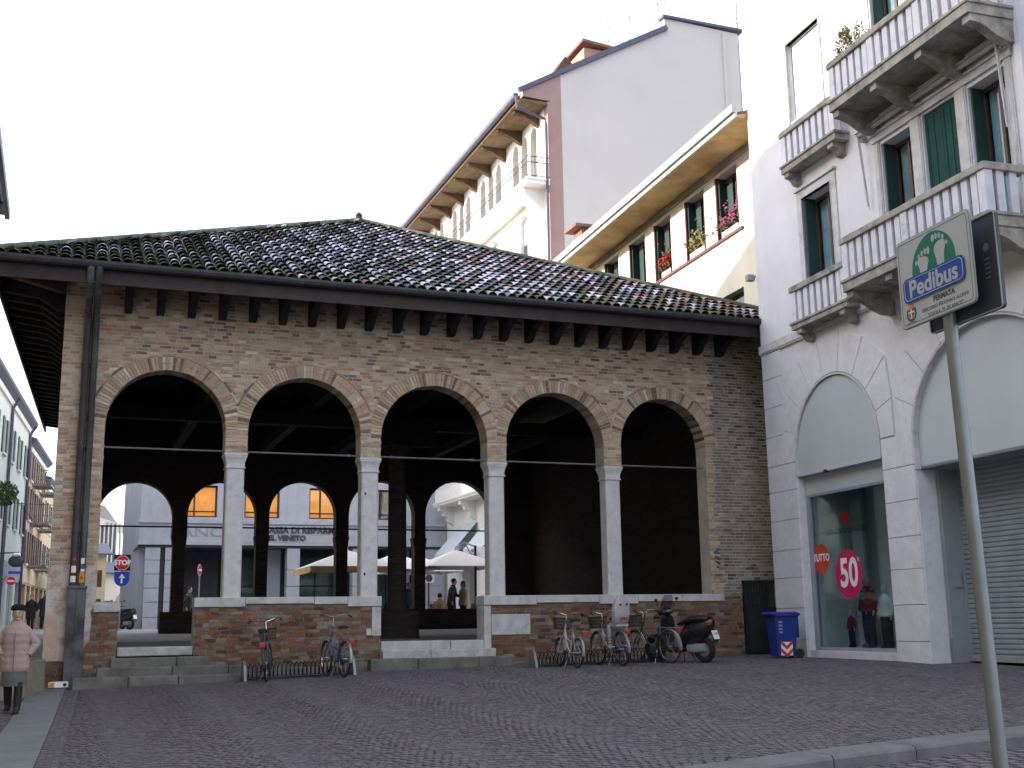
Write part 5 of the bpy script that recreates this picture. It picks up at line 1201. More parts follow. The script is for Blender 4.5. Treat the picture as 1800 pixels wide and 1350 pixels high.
# ================================================================ NEAR LEFT BUILDING (its eave tip shows top left) AND THE STREET
NL = thing('corner_house', 'house left of the piazza whose dark eave tip shows in the top left corner', 'building', (-4, 20, .5))
mb = MB(); facade(mb, -14, 37.4, 0, 14.3, 0, .4, [(a, a+1.2, z, z+2, 0) for a in [-11+4.2*k for k in range(11)] for z in (5.2, 9.4)]); mb.v = [V((-4-p.y, p.x, p.z)) for p in mb.v]; mb.build('wall', 'yellow_wall', NL)
mb = MB(); mb.box(-16, -4.4, -14, -13.6, 0, 14.3); mb.box(-16, -4.4, 37.0, 37.4, 0, 14.3); mb.box(-16.4, -16, -14, 37.4, 0, 14.3); mb.box(-5.4, -5.3, -13.6, 37, 0, 14.3); mb.build('side_wall', 'yellow_wall', NL)
mb = MB(); mb.add([(-2.32, -15, 14.15), (-17.6, -15, 14.15), (-17.6, 37.9, 14.15), (-2.32, 37.9, 14.15), (-10, -8, 20.2), (-10, 31.5, 20.2)], [(0, 1, 4), (1, 2, 5, 4), (2, 3, 5), (3, 0, 4, 5), (3, 2, 1, 0)]); mb.build('roof', 'roof_edge', NL)
N2 = thing('sun_blocker', 'unseen added block past the corner house, keeping sun out of the loggia', 'building', (-5.6, 43, .9))  # added out of view to stop sun entering the loggia
mb = MB(); mb.box(-14, -5.6, 39, 49, .5, 12.6); mb.build('wall', 'yellow_wall', N2); mb = MB(); mb.add([(-5.0, 38.6, 12.6), (-14.5, 38.6, 12.6), (-14.5, 49.4, 12.6), (-5.0, 49.4, 12.6), (-9.8, 42, 14.6), (-9.8, 46, 14.6)], [(0, 1, 4), (1, 2, 5, 4), (2, 3, 5), (3, 0, 4, 5), (3, 2, 1, 0)]); mb.build('roof', 'roof_edge', N2)
mb = MB(); mb.prism([(-2.3, -15, 14.05), (-2.16, -15, 14.05), (-2.16, 38.0, 14.05), (-2.3, 38.0, 14.05)], (0, 0, .3)); mb.box(-4, -2.3, 36.6, 37.4, 14.05, 14.15); mb.build('gutter', 'roof_edge', NL)
# street houses: local frame along the street, from (-3.0, 59.9) to (-1.05, 87)
da = math.atan2(15.5, 1.13)
def shouse(name, label, t0, t1, ze, wallm, rows, ncol, shut, ground, eave=.35, step_=None, zg=1.45):
    """street front between distances t0 and t1 along the street line, eave height ze"""
    o = V((-3.0, 59.9, 0))+V((math.cos(da), math.sin(da), 0))*t0
    M = Matrix.Identity(4); X = V((math.cos(da), math.sin(da), 0)); Yv = V((-math.sin(da), math.cos(da), 0))
    for i in range(3): M[i][0] = X[i]; M[i][1] = Yv[i]; M[i][2] = (0, 0, 1)[i]; M[i][3] = o[i]
    t = thing(name, label, 'building', M=M); L = t1-t0; st = L/ncol
    ops = [(st*(i+.5)-.5, st*(i+.5)+.5, z0, z1) for i in range(ncol) for z0, z1 in rows]; ops += [(st*(i+.5)-st*.36, st*(i+.5)+st*.36, zg, zg+2.7) for i in range(ncol)]
    mb = MB(); facade(mb, 0, L, .5, ze, eave, eave+.4, ops); mb.build('wall', wallm, t, world=False)
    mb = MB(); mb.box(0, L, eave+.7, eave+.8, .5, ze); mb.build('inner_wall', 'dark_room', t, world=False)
    mb = MB(); mb.box(0, .3, eave+.8, 9, .5, ze); mb.box(L-.3, L, eave+.8, 9, .5, ze); mb.box(0, L, 9, 9.3, .5, ze); mb.build('rear_wall', wallm, t, world=False)
    mb = MB(); mb.prism([(-.3, w_, z) for w_, z in ((0, ze+.02), (eave, ze-.28), (9.3, ze-.1), (9.3, ze+.2), (5, ze+1.9), (-.05, ze+.15))], (L+.5, 0, 0)); mb.build('roof', 'roof_edge', t, world=False)
    mb = MB(); mb.box(0, L, eave-.12, eave, ze-.6, ze-.3); mb.build('cornice', 'white_wall', t, world=False)
    mb = MB(); mb.box(0, L, eave-.05, eave, zg+2.8, zg+3.6) ; mb.build('shop_band', ground, t, world=False)
    for i in range(ncol):
        for z0, z1 in rows:
            c = st*(i+.5); mb = MB(); mb.box(c-.5, c+.5, eave+.15, eave+.2, z0, z1); w_ = mb.build('window', 'dark_pane', t, world=False)
            for q in (-1, 1): mb = MB(); mb.box(c+q*.78-.25, c+q*.78+.25, eave-.06, eave-.01, z0-.03, z1+.03); mb.build('shutter', shut, w_, world=False)
            mb = MB(); mb.box(c-.6, c+.6, eave-.12, eave, z0-.12, z0-.02); mb.build('window_sill', 'white_wall', w_, world=False)
        mb = MB(); c = st*(i+.5); mb.box(c-st*.34, c+st*.34, eave+.25, eave+.3, zg, zg+2.7); mb.build('shopfront', 'dark_pane', t, world=False)
    return t, eave, L, st
tA, e, L, st = shouse('street_house', 'pale green street house with grey shutters, nearest in the street left of the loggia', -12, 15.4, 13.5, 'pale_green', ((6.9, 8.6), (10.2, 11.9)), 8, 'dark_green', 'pale_grey')
mb = MB(); mb.tube([(26.2, -.05, 13.3), (26.2, e-.1, 12.8), (26.2, e-.1, 1.5)], .09, 6); mb.build('drainpipe', 'roof_edge', tA, world=False)
mb = MB(); mb.tube([(17.2, -.05, 13.3), (17.2, e-.1, 12.8), (17.2, e-.1, 1.5)], .09, 6); mb.build('drainpipe', 'roof_edge', tA, world=False)
tB, e, L, st = shouse('street_house', 'terracotta and orange street house with small balconies beside the left pier', 15.6, 26.5, 12.6, 'orange_wall', ((5.4, 7.3), (8.0, 9.9), (10.4, 11.9)), 4, 'brown_frame', 'yellow_wall')
for u in (3.5, 8.5):
    for z in (5.2, 7.8, 10.2):
        mb = MB(); mb.box(u-1.1, u+1.1, e-1.1, e, z, z+.15); b_ = mb.build('balcony', 'balcony_stone', tB, world=False)
        mb = MB()
        for zz_ in (z+.95, z+.55): mb.box(u-1.1, u+1.1, e-1.08, e-1.05, zz_, zz_+.04); mb.box(u-1.1, u-1.07, e-1.05, e, zz_, zz_+.04)
        x = u-1.1
        while x < u+1.1: mb.box(x, x+.02, e-1.08, e-1.06, z+.15, z+.95); x += .5
        mb.build('railing', 'grey_metal', b_, world=False)
tC, e, L, st = shouse('street_house', 'cream street house farthest along the street, mostly behind the left pier', 26.7, 46, 11.6, 'yellow_wall', ((5.4, 7.2), (8.6, 10.2)), 6, 'brown_frame', 'yellow_wall')
# hanging things on the pale green house
sb_ = thing('hanging_shop_sign', 'round grey hanging shop sign on the pale green street house', 'sign', (-2.25, 58.5, 4.2))
mb = MB(); mb.ell((-2.0, 58.5, 4.55), .34, .10, .28, 14, 8); mb.build('sign_disc', 'bank_dark', sb_, smooth=True); mb = MB(); mb.ell((-2.0, 58.45, 4.84), .2, .15, .10, 10, 6); mb.build('lamp_hood', 'white_metal', sb_, smooth=True); mb = MB(); mb.box(-2.3, -1.75, 58.45, 58.55, 3.98, 4.10); mb.build('name_plate', 'sign_blue', sb_); mb = MB(); mb.tube([(-2.9, 58.5, 4.9), (-1.9, 58.5, 4.95)], .03, 5); mb.build('bracket_arm', 'black', sb_)
tr = thing('hanging_plant', 'dark leafy shrub on a tall post in front of the pale green house', 'plant', (-2.25, 50, 1.3))
mb = MB(); mb.tube([(-2.25, 50, 1.3), (-2.25, 50, 6.3)], .045, 6); mb.build('post', 'bank_dark', tr); mb = MB()
for k in range(700):
    a = V((R.gauss(0, 1), R.gauss(0, 1), R.gauss(0, 1))).normalized()*R.uniform(.3, 1)**.5; p = V((-2.28, 50, 6.75))+V((a.x*.5, a.y*.5, a.z*.5)); s = R.uniform(.04, .09); n_ = V((R.uniform(-1, 1), R.uniform(-1, 1), R.uniform(-1, 1))).normalized(); q = n_.orthogonal().normalized(); r_ = n_.cross(q)
    mb.quad(p-q*s, p-r_*s*.6, p+q*s, p+r_*s*.6)
mb.build('foliage', 'leaf', tr, fix=False)
# no-entry signs, stop sign
def roadsign(x, y, zg, zc, r, label, kind, rz=0):
    TT = Matrix.Translation((x, y, 0)) @ Matrix.Rotation(rz, 4, 'Z') @ Matrix.Translation((-x, -y, 0))
    t = thing('road_sign', label, 'road sign', (x, y, zg)); mb = MB(); mb.tube([(x-.02, y+.05, zg), (x, y+.05, zc+r)], .035, 6); mb.build('pole', 'grey_metal', t)
    def dsc(zc, r, n, m_, y0, rot=0, nm='sign_plate'): mb = MB(TT); mb.prism([(x+r*math.cos(2*PI*k/n+rot), y0, zc+r*math.sin(2*PI*k/n+rot)) for k in range(n)], (0, .015, 0)); return mb.build(nm, m_, t)
    if kind == 'noentry':
        dsc(zc, r, 24, 'white', y); dsc(zc, r*.93, 24, 'red', y-.006, nm='red_disc'); mb = MB(TT); mb.box(x-r*.7, x+r*.7, y-.014, y-.008, zc-r*.17, zc+r*.17); mb.build('white_bar', 'white', t)
    if kind == 'stop':
        mb = MB(); mb.box(x-r-.02, x+r+.02, y+.02, y+.03, zc-r-.02, zc+r+.04); mb.build('sign_backing', 'black', t)
        dsc(zc, r*1.05, 8, 'white', y, PI/8); dsc(zc, r*.98, 8, 'red', y-.006, PI/8, 'red_octagon'); wtext('STOP', r*.92, 'white', x, y-.012, zc, parent=t, bold=.012)
        z2 = zc-2*r-.06; mb = MB(); mb.box(x-r, x+r, y+.02, y+.03, z2-.02, z2+r); mb.build('sign_backing', 'sign_blue', t); dsc(z2, r, 24, 'sign_blue', y, nm='blue_disc')
        mb = MB(); mb.box(x-.035, x+.035, y-.012, y-.002, z2-r*.6, z2+r*.15); mb.prism([(x-r*.42, y-.012, z2+r*.12), (x+r*.42, y-.012, z2+r*.12), (x, y-.012, z2+r*.72)], (0, .008, 0)); mb.build('white_arrow', 'white', t)
roadsign(2.25, 50, 1.37, 4.06, .29, 'red stop sign above a round blue arrow sign behind the left arch', 'stop')
roadsign(5.35, 50.5, 1.37, 3.80, .24, 'no-entry sign seen between the first back pillars before the bank', 'noentry', 1.1)
roadsign(-2.05, 55.5, 1.41, 3.55, .20, 'no-entry sign on a pole at the far left street corner', 'noentry')
pk = thing('parking_sign', 'white parking and no-stopping sign on a dark post behind the umbrellas', 'road sign', (15.7, 52, 1.35)); mb = MB(); mb.tube([(15.7, 52, 1.35), (15.7, 52, 4.4)], .04, 6); mb.build('pole', 'bank_dark', pk); mb = MB(); mb.box(15.45, 15.95, 51.93, 51.96, 3.3, 4.3); p_ = mb.build('sign_plate', 'white', pk)
for z, c_ in ((4.03, 'red'), (3.5, 'letters')): mb = MB(); mb.prism([(15.7+.17*math.cos(k*PI/8), 51.92, z+.17*math.sin(k*PI/8)) for k in range(16)], (0, .01, 0)); mb.build('round_mark', c_, pk)
mb = MB(); mb.prism([(15.7+.11*math.cos(k*PI/8), 51.91, 4.03+.11*math.sin(k*PI/8)) for k in range(16)], (0, .01, 0)); mb.build('round_mark', 'sign_blue', pk)
# far end of the street
mo = thing('modern_building', 'white modern building with vertical fins and a wide flat roof far behind the left arch', 'building', (3.5, 100, 1.5))
mb = MB(); mb.prism([(-2, 97, 9.6), (4.95, 103, 9.75), (4.3, 103, 9.75), (2.9, 99.5, 11.15), (-2, 97, 11.6)], (0, 8, 0)); mb.build('roof', 'white_wall', mo)
mb = MB(); mb.box(-2, 3.9, 102, 110, 1.5, 10); mb.build('wall', 'awning', mo)
for k in range(9): x = 1.7+k*.32; mb = MB(); mb.box(x, x+.11, 101.5-k*.05, 103, 5, 10.0); mb.build('fin', 'white_wall', mo)
def small_house(x0, x1, y, z1, m_, label, nw):
    t = thing('distant_house', label, 'building', (x0, y, 1.5)); mb = MB(); mb.box(x0, x1, y, y+6, 1.5, z1); mb.build('wall', m_, t); mb = MB(); mb.prism([(x0-.2, y-.4, z1), (x1+.35, y-.4, z1), (x1+.1, y+3, z1+.9), (x0, y+3, z1+.9)], (0, 0, .1)); mb.build('roof', 'roof_edge', t)
    for k in range(nw):
        for z in ((2.0, 3.4), (4.2, 5.3)):
            if z[1] < z1-.2: x = x0+(x1-x0)*(k+.5)/nw; mb = MB(); mb.box(x-.15, x+.15, y-.03, y, *z); mb.build('window', 'brown_frame', t)
small_house(1.2, 2.75, 84, 6.3, 'yellow_wall', 'small yellow house beyond the left arch, left of the white one', 2); small_house(2.75, 4.0, 90, 5.3, 'white_wall', 'small white house beyond the left arch beside the yellow one', 3)
small_house(4.3, 7.5, 130, 7.6, 'pale_grey', 'grey house with pitched roof closing the far end of the street', 2)
nb = thing('apartment_block', 'pale apartment block with balconies just left of the bank corner', 'building', (6.2, 112, 1.5)); mb = MB(); mb.box(5.9, 9, 112, 120, 1.5, 12.0); mb.build('wall', 'white_wall', nb)
for z in (6, 9): mb = MB(); mb.box(5.6, 6.6, 111, 112, z, z+.9); mb.build('balcony', 'brown_wood', nb)
vn = thing('parked_van', 'pale van parked at the far end of the street beyond the stop sign', 'van', (4.1, 78, 1.5)); mb = MB(); mb.prism([(3.3, 78, 1.85), (5.0, 78, 1.85), (5.0, 78, 2.9), (4.85, 78, 3.6), (3.45, 78, 3.6), (3.3, 78, 2.9)], (0, 4.2, 0)); mb.build('body', 'white', vn, bevel=.08)
mb = MB(); mb.box(3.5, 4.8, 77.97, 78.0, 2.85, 3.45); mb.build('windscreen', 'dark_pane', vn)
for x in (3.45, 4.85):
    for y in (78.8, 81.4): mb = MB(); mb.lathe([(.32, -.1), (.32, .1)], n=14); mb.v = [V((x+p.z, y+p.x, 1.82+p.y)) for p in mb.v]; mb.build('wheel', 'rubber', vn)
for i, (x, y, c, lab) in enumerate(((-1.30, 62, 'hair_dark', 'pedestrian in a dark speckled coat in the street just above the old woman'), (-.62, 56, 'navy', 'pedestrian in a long dark coat in the street close to the left pier'))): person((x, y, 1.45), .2*i, lab, h=1.7, coat=c, legs='navy', hem=.55, detail=False, pose='walk')
# sky-high wires over the street
wr = thing('street_wires', 'thin overhead wires crossing the street on the left', 'cables', (-2, 58, 7)); mb = MB(); mb.tube([(-2.9, 58, 8.2), (-1.2, 66, 6.6), (.2, 80, 6.4)], .015, 4); mb.tube([(-2.6, 52, 6.6), (0, 53, 6.6)], .012, 4); mb.build('wire', 'black', wr)
# ================================================================ BICYCLES AND RACKS
def bicycle(px, py, heading, label, frame='frame_dark', basket=True, child=False, lean=0.0, silver_fender=True, rack=True, R_=.335, wb=1.06, steer=.15, whitewall=False, hb=1.03, stepthrough=True):
    """origin at the rear wheel's ground contact; local +X towards the front"""
    z = gz(px, py)+.004
    M = Matrix.Translation((px, py, z)) @ Matrix.Rotation(heading, 4, 'Z') @ Matrix.Rotation(lean, 4, 'X')
    t = thing('bicycle', label, 'bicycle', M=M, group='bicycles in the racks before the loggia')
    def b(mb, n, m_, par=None, **k): return mb.build(n, m_, par or t, world=False, **k)
    def wheel(x, rot=0):
        C_ = Matrix.Translation((x, 0, R_)) @ Matrix.Rotation(rot, 4, 'Z')
        circ = lambda r, n=28: [C_ @ V((r*math.cos(2*PI*k/n), 0, r*math.sin(2*PI*k/n))) for k in range(n)]
        w_ = MB(); w_.tube(circ(R_-.018), .018, 7, closed=True); w_ = b(w_, 'wheel', 'rubber', smooth=True)
        m2 = MB(); m2.tube(circ(R_-.042), .011, 6, closed=True); b(m2, 'rim', 'chrome', w_, smooth=True)
        m3 = MB(); m3.tube([C_ @ V((0, -.045, 0)), C_ @ V((0, .045, 0))], .022, 8)
        for k in range(20): a = 2*PI*k/20; m3.tube([C_ @ V((0, .03*(-1)**k, 0)), C_ @ V(((R_-.045)*math.cos(a), 0, (R_-.045)*math.sin(a)))], .0016, 3, cap=False)
        b(m3, 'spokes', 'silver', w_); return w_
    wheel(0); 
    hx = wb-.30; ht = V((hx+.03, 0, .84)); hbm = V((hx+.085, 0, .66)); fc = V((wb, 0, R_))
    wheel(wb, 0)
    bb = V((.42, 0, .29)); st = V((.30, 0, .74)); sp = V((.27, 0, .90))
    m1 = MB(); m1.tube([bb, st], .015, 8); m1.tube([bb, V((hx-.10, 0, .40)), hbm] if stepthrough else [bb, hbm], .018, 8)
    m1.tube([bb+(st-bb)*.45, V((hx-.05, 0, .56)), hbm+(ht-hbm)*.45] if stepthrough else [st-V((-.01, 0, .04)), ht-V((0, 0, .05))], .015, 8); m1.tube([hbm-V((-.01, 0, .03)), ht], .021, 8)
    for s in (-1, 1): m1.tube([bb+V((0, s*.04, 0)), V((0, s*.055, R_))], .010, 6); m1.tube([st-V((0, 0, .06)), V((0, s*.055, R_))], .008, 6)
    fr = b(m1, 'frame', frame, smooth=True)
    m1 = MB()
    for s in (-1, 1): m1.tube([hbm+V((.01, s*.02, -.03)), hbm+V((.03, s*.05, -.07)), V((wb-.04, s*.05, R_+.12)), fc+V((0, s*.05, 0))], .011, 6)
    b(m1, 'fork', frame, smooth=True)
    m1 = MB(); m1.tube([ht, ht+V((-.02, 0, .10))], .012, 8); hc = V((ht.x-.02, 0, hb)); m1.tube([ht+V((-.02, 0, .1)), hc], .012, 8)
    for s in (-1, 1):
        m1.tube([hc, hc+V((.05, s*.08, .02)), hc+V((.06, s*.18, .05)), hc+V((-.02, s*.27, .05)), hc+V((-.10, s*.295, .03))], .011, 7)
    m1.tube([hc+V((.05, .2, .05)), hc+V((.09, .1, -.08)), hbm+V((.04, 0, 0))], .004, 4); m1.tube([hc+V((.05, -.2, .05)), hc+V((.10, -.1, -.08)), hbm+V((.04, 0, 0))], .004, 4)
    hbo = b(m1, 'handlebar', 'chrome', smooth=True)
    for s in (-1, 1): m1 = MB(); m1.tube([hc+V((-.07, s*.288, .035)), hc+V((-.19, s*.31, .005))], .018, 8); b(m1, 'grip', 'black', hbo, smooth=True)
    m1 = MB(); m1.tube([st, sp], .012, 7); b(m1, 'seat_post', 'chrome')
    m1 = MB(); m1.loft([[(x, y*w_, .93+z_+h2*(1-abs(y))) for y, z_ in ((-1, 0), (-.7, .02), (0, .03), (.7, .02), (1, 0), (.6, -.035), (-.6, -.035))] for x, w_, h2 in ((.12, .05, .0), (.15, .10, .01), (.24, .095, 0), (.32, .04, 0), (.41, .02, -.005), (.43, .012, -.01))]); b(m1, 'saddle', 'black', smooth=True)
    # fenders, rack, lamp, chain guard, pedals, stand
    def fender(cx, a0, a1, col_):
        m1 = MB(); rings = []; n = 14
        for k in range(n+1):
            a = a0+(a1-a0)*k/n; r_ = R_+.022
            rings.append([(cx+(r_+d)*math.cos(a), y, R_+(r_+d)*math.sin(a)) for y, d in ((-.028, -.016), (-.016, 0), (.016, 0), (.028, -.016), (.014, -.004), (-.014, -.004))])
        m1.loft(rings); b(m1, 'fender', col_, smooth=True)
    fc_ = 'silver' if silver_fender else frame
    fender(0, PI*.22, PI*1.06, fc_); fender(wb, PI*.12, PI*.95, fc_)
    if rack:
        m1 = MB()
        for y in (-.06, 0, .06): m1.tube([(.24, y, .72), (-.30, y, .71)], .006, 5)
        m1.tube([(-.30, -.06, .71), (-.30, .06, .71)], .006, 5); [m1.tube([(-.12, s*.06, .71), (0, s*.065, R_)], .005, 5) for s in (-1, 1)]; b(m1, 'luggage_rack', 'silver')
    m1 = MB(); m1.obox((-.325, 0, .665), (.02, 0, 0), (0, .05, 0), (0, 0, .035)); b(m1, 'rear_light', 'red', bevel=.008)
    m1 = MB(); m1.prism([(x, -.075, z_) for x, z_ in ((-.02, R_+.05), (.40, .37), (.50, .34), (.50, .26), (.40, .22), (-.02, R_-.05))], (0, .012, 0)); b(m1, 'chain_guard', 'frame_dark')
    for s in (-1, 1): m1 = MB(); a = V((s*.12, s*-.09, s*.10)); m1.tube([bb+V((0, -s*.06, 0)), bb+a], .009, 5); m1.obox(bb+a+V((0, -s*.05, 0)), (.045, 0, 0), (0, .04, 0), (0, 0, .01)); b(m1, 'pedal', 'black')
    m1 = MB(); m1.tube([bb+V((-.06, .03, -.02)), bb+V((-.12, .16, -.28))], .008, 5); b(m1, 'kickstand', 'silver')
    m1 = MB(); m1.tube([(ht.x+.05, 0, .78), (ht.x+.12, 0, .78)], [.02, .035], 8); b(m1, 'headlamp', 'chrome')
    if basket:
        m1 = MB(); cx = ht.x+.22; z0, z1 = .74, .97; N = 14
        def ringb(z, k): return [(cx+x*k, y*k, z) for x, y in ((-.13, -.17), (.10, -.17), (.14, -.13), (.14, .13), (.10, .17), (-.13, .17))]
        m1.loft([ringb(z0, .82), ringb(z1, 1.0), ringb(z1, .96), ringb(z0+.01, .79)], cap=False); m1.quad(*ringb(z0+.004, .81))
        bk = b(m1, 'basket', 'basket'); m1 = MB(); m1.tube(ringb(z1, 1.0), .008, 5, closed=True); b(m1, 'basket_rim', 'black', bk)
        m1 = MB()
        for z_ in (.80, .86, .92): k = .82+.18*(z_-z0)/(z1-z0)+.01; m1.tube(ringb(z_, k), .005, 4, closed=True)
        b(m1, 'basket_weave', 'wicker', bk)
    if child:
        m1 = MB()   # moulded child seat: curved back shell, side wings, leg shells
        rings = []
        for z_, x_, w_, d_ in ((.80, -.02, .12, .10), (.86, -.10, .15, .13), (1.0, -.14, .165, .12), (1.15, -.17, .17, .11), (1.28, -.19, .15, .09), (1.35, -.195, .10, .05)):
            P = [(-w_, d_), (-w_, 0), (-w_*.6, -.045), (0, -.06), (w_*.6, -.045), (w_, 0), (w_, d_)]
            rings.append([(x_+q, y, z_) for y, q in P]+[(x_+q+.015, y*.9, z_) for y, q in reversed(P)])
        m1.loft(rings); m1.obox((.04, 0, .81), (.16, 0, .01), (0, .13, 0), (0, 0, .02)); cs = b(m1, 'child_seat', 'seat_grey', smooth=True)
        for s in (-1, 1):
            m1 = MB(); m1.obox((.12, s*.19, .60), (.05, 0, 0), (0, .012, 0), (0, 0, .22)); m1.obox((.14, s*.16, .385), (.07, 0, 0), (0, .05, 0), (0, 0, .012)); lg = b(m1, 'leg_guard', 'seat_grey', cs, bevel=.01)
            for z_ in (.45, .51, .57): m1 = MB(); m1.tube([(.065, s*.19, z_), (.175, s*.19, z_)], .014, 6); b(m1, 'strap_hole', 'black', cs)
            m1 = MB(); m1.tube([(-.245, s*.07, 1.2), (-.20, s*.07, 1.2)], .02, 8); b(m1, 'harness_slot', 'black', cs)
        m1 = MB(); m1.obox((-.215, 0, .93), (.006, 0, 0), (0, .075, 0), (0, 0, .022)); b(m1, 'red_label', 'red', cs)
    return t
bicycle(3.66, 22.50, math.radians(76), 'black bicycle with a brown basket at the left end of the left rack', lean=-.10, hb=1.10, silver_fender=False)
bicycle(5.10, 22.42, math.radians(97), 'blue city bicycle with silver mudguards at the right end of the left rack', frame='frame_blue', basket=False, lean=.04, hb=1.13)
bicycle(9.55, 21.55, math.radians(88), 'small white framed bicycle with a front basket at the left end of the right rack', frame='frame_white', lean=.06, R_=.29, wb=.98)
bicycle(10.47, 21.42, math.radians(91), 'silver bicycle carrying a grey child seat in the middle of the right rack', frame='frame_silver', child=True, lean=-.05)
bicycle(11.65, 21.62, math.radians(104), 'dark bicycle with a basket parked between the child-seat bicycle and the scooter', frame='frame_dark', lean=-.03)
def rack(x0, y0, x1, y1, n, label):
    z = gz((x0+x1)/2, (y0+y1)/2); a = V((x0, y0, gz(x0, y0))); b_ = V((x1, y1, gz(x1, y1))); d = (b_-a); dn = d.normalized(); q = V((-dn.y, dn.x, 0))
    t = thing('bicycle_rack', label, 'bicycle rack', a, group='spiral bicycle racks before the loggia'); pts = []
    N = n*14
    for k in range(N+1):
        f = k/N; an = 2*PI*n*f; p = a+d*f; pts.append(p+q*.13*math.cos(an)+V((0, 0, .17+.13*math.sin(an))))
    mb = MB(); mb.tube(pts, .010, 5); mb.build('spiral', 'black', t)
    for s in (-.14, .14): mb = MB(); mb.tube([a+q*s+V((0, 0, .04)), b_+q*s+V((0, 0, .04))], .018, 6); mb.build('rail', 'black', t)
    for e in (a-dn*.05, b_+dn*.05):
        mb = MB(); P = [e+q*s+V((0, 0, z_)) for s, z_ in ((-.24, .0), (.24, .0), (.2, .16), (.1, .34), (0, .37), (-.12, .30))]; mb.prism(P, dn*.05); mb.build('end_plate', 'pole', t)
rack(3.35, 23.12, 5.35, 23.14, 25, 'low black spiral bicycle rack by the left steps'); rack(9.05, 22.6, 11.85, 22.55, 34, 'low black spiral bicycle rack before the right parapet')
# ---- scooter
def scooter(M, label, small=False):
    t = thing('scooter', label, 'scooter', M=M)
    def b(mb, n, m_, par=None, **k): return mb.build(n, m_, par or t, world=False, **k)
    def sec(x, w_, z0, z1, n=10, p=.8):
        out_ = []
        for k in range(n): a = 2*PI*k/n; c, s = math.cos(a), math.sin(a); out_.append((x, w_*math.copysign(abs(c)**p, c), (z0+z1)/2+(z1-z0)/2*math.copysign(abs(s)**p, s)))
        return out_
    for x in (0, 1.30):
        w_ = MB(); n = 22; w_.tube([(x+.20*math.cos(2*PI*k/n), 0, .26+.20*math.sin(2*PI*k/n)) for k in range(n)], .06, 9, closed=True); w_ = b(w_, 'wheel', 'rubber', smooth=True)
        m1 = MB(); m1.lathe([(.14, -.03), (.15, 0), (.14, .03)], n=16); m1.v = [V((x+p.x, p.z, .26+p.y)) for p in m1.v]; b(m1, 'rim', 'silver', w_)
    m1 = MB(); m1.loft([sec(-.28, .05, .74, .86), sec(-.22, .11, .62, .88), sec(-.05, .17, .48, .86), sec(.15, .19, .40, .84), sec(.38, .18, .34, .80), sec(.52, .14, .30, .62)]); b(m1, 'rear_body', 'scooter', smooth=True)
    m1 = MB(); m1.loft([sec(-.20, .10, .83, .92), sec(-.05, .15, .82, .96), sec(.2, .16, .80, .95), sec(.4, .14, .78, .88), sec(.58, .10, .74, .82)]); b(m1, 'saddle', 'black', smooth=True)
    m1 = MB(); m1.loft([sec(.42, .15, .22, .34), sec(.6, .17, .20, .32), sec(.85, .17, .20, .34), sec(.98, .14, .25, .5)]); b(m1, 'footboard', 'scooter', smooth=True)
    m1 = MB(); m1.loft([[(x0+z_*sl_, y*w_, z_) for y, x0, sl_ in ((-1, .93, -.02), (-.6, 1.0, -.02), (0, 1.06, -.04), (.6, 1.0, -.02), (1, .93, -.02), (.6, .93, -.02), (0, .97, -.04), (-.6, .93, -.02))] for z_, w_ in ((.28, .13), (.45, .19), (.65, .23), (.85, .22), (.95, .16))]); b(m1, 'leg_shield', 'scooter', smooth=True)
    m1 = MB(); m1.loft([sec(.98, .10, .38, .5), sec(1.15, .09, .44, .58), sec(1.35, .085, .46, .58), sec(1.52, .05, .40, .48)]); b(m1, 'front_mudguard', 'scooter', smooth=True)
    m1 = MB(); m1.tube([(1.0, 0, .9), (1.12, 0, .6), (1.2, 0, .4)], .03, 8); [m1.tube([(1.14, s*.07, .55), (1.29, s*.07, .27)], .022, 7) for s in (-1, 1)]; b(m1, 'fork', 'silver')
    m1 = MB(); m1.loft([sec(.84, .10, .98, 1.08), sec(.93, .16, .93, 1.12), sec(1.04, .13, .94, 1.08), sec(1.1, .06, .97, 1.03)]); hb = b(m1, 'handlebar_cowl', 'scooter', smooth=True)
    m1 = MB()
    for s in (-1, 1): m1.tube([(.92, s*.12, 1.03), (.86, s*.34, 1.05)], .018, 7); m1.tube([(.92, s*.22, 1.06), (.9, s*.32, 1.25)], .007, 5); m1.ell((.9, s*.34, 1.29), .015, .055, .035, 10, 6)
    b(m1, 'mirrors', 'black', hb); m1 = MB(); m1.ell((.84, 0, 1.05), .02, .09, .03, 12, 6); b(m1, 'dashboard', 'silver', hb)
    if not small:
        m1 = MB(); rows = []
        for z_, w_, x_ in ((1.06, .17, 1.03), (1.18, .19, .99), (1.30, .18, .94), (1.38, .12, .91)): rows.append([(x_-.08*abs(y)**2, y*w_, z_) for y in (-1, -.5, 0, .5, 1)])
        for k in range(3):
            for j in range(4): m1.quad(rows[k][j], rows[k][j+1], rows[k+1][j+1], rows[k+1][j])
        b(m1, 'windshield', 'windshield')
    for s in (-1, 1): m1 = MB(); m1.obox((-.235, s*.10, .79), (.03, 0, .01), (-.02, .05, 0), (0, 0, .03)); b(m1, 'rear_light', 'red', bevel=.01)
    m1 = MB(); m1.obox((-.31, 0, .56), (.004, 0, 0), (0, .09, 0), (.03, 0, .085)); pl_ = b(m1, 'number_plate', 'white')
    m1 = MB(); m1.prism([(-.24, -.06, .66), (-.24, .06, .66), (-.34, .06, .42), (-.34, -.06, .42)], (.03, 0, .0)); b(m1, 'plate_holder', 'black')
    m1 = MB(); m1.tube([(.25, -.15, .30), (.0, -.17, .34), (-.25, -.17, .42)], [.02, .034, .034], 10); ex = b(m1, 'exhaust', 'grey_metal', smooth=True)
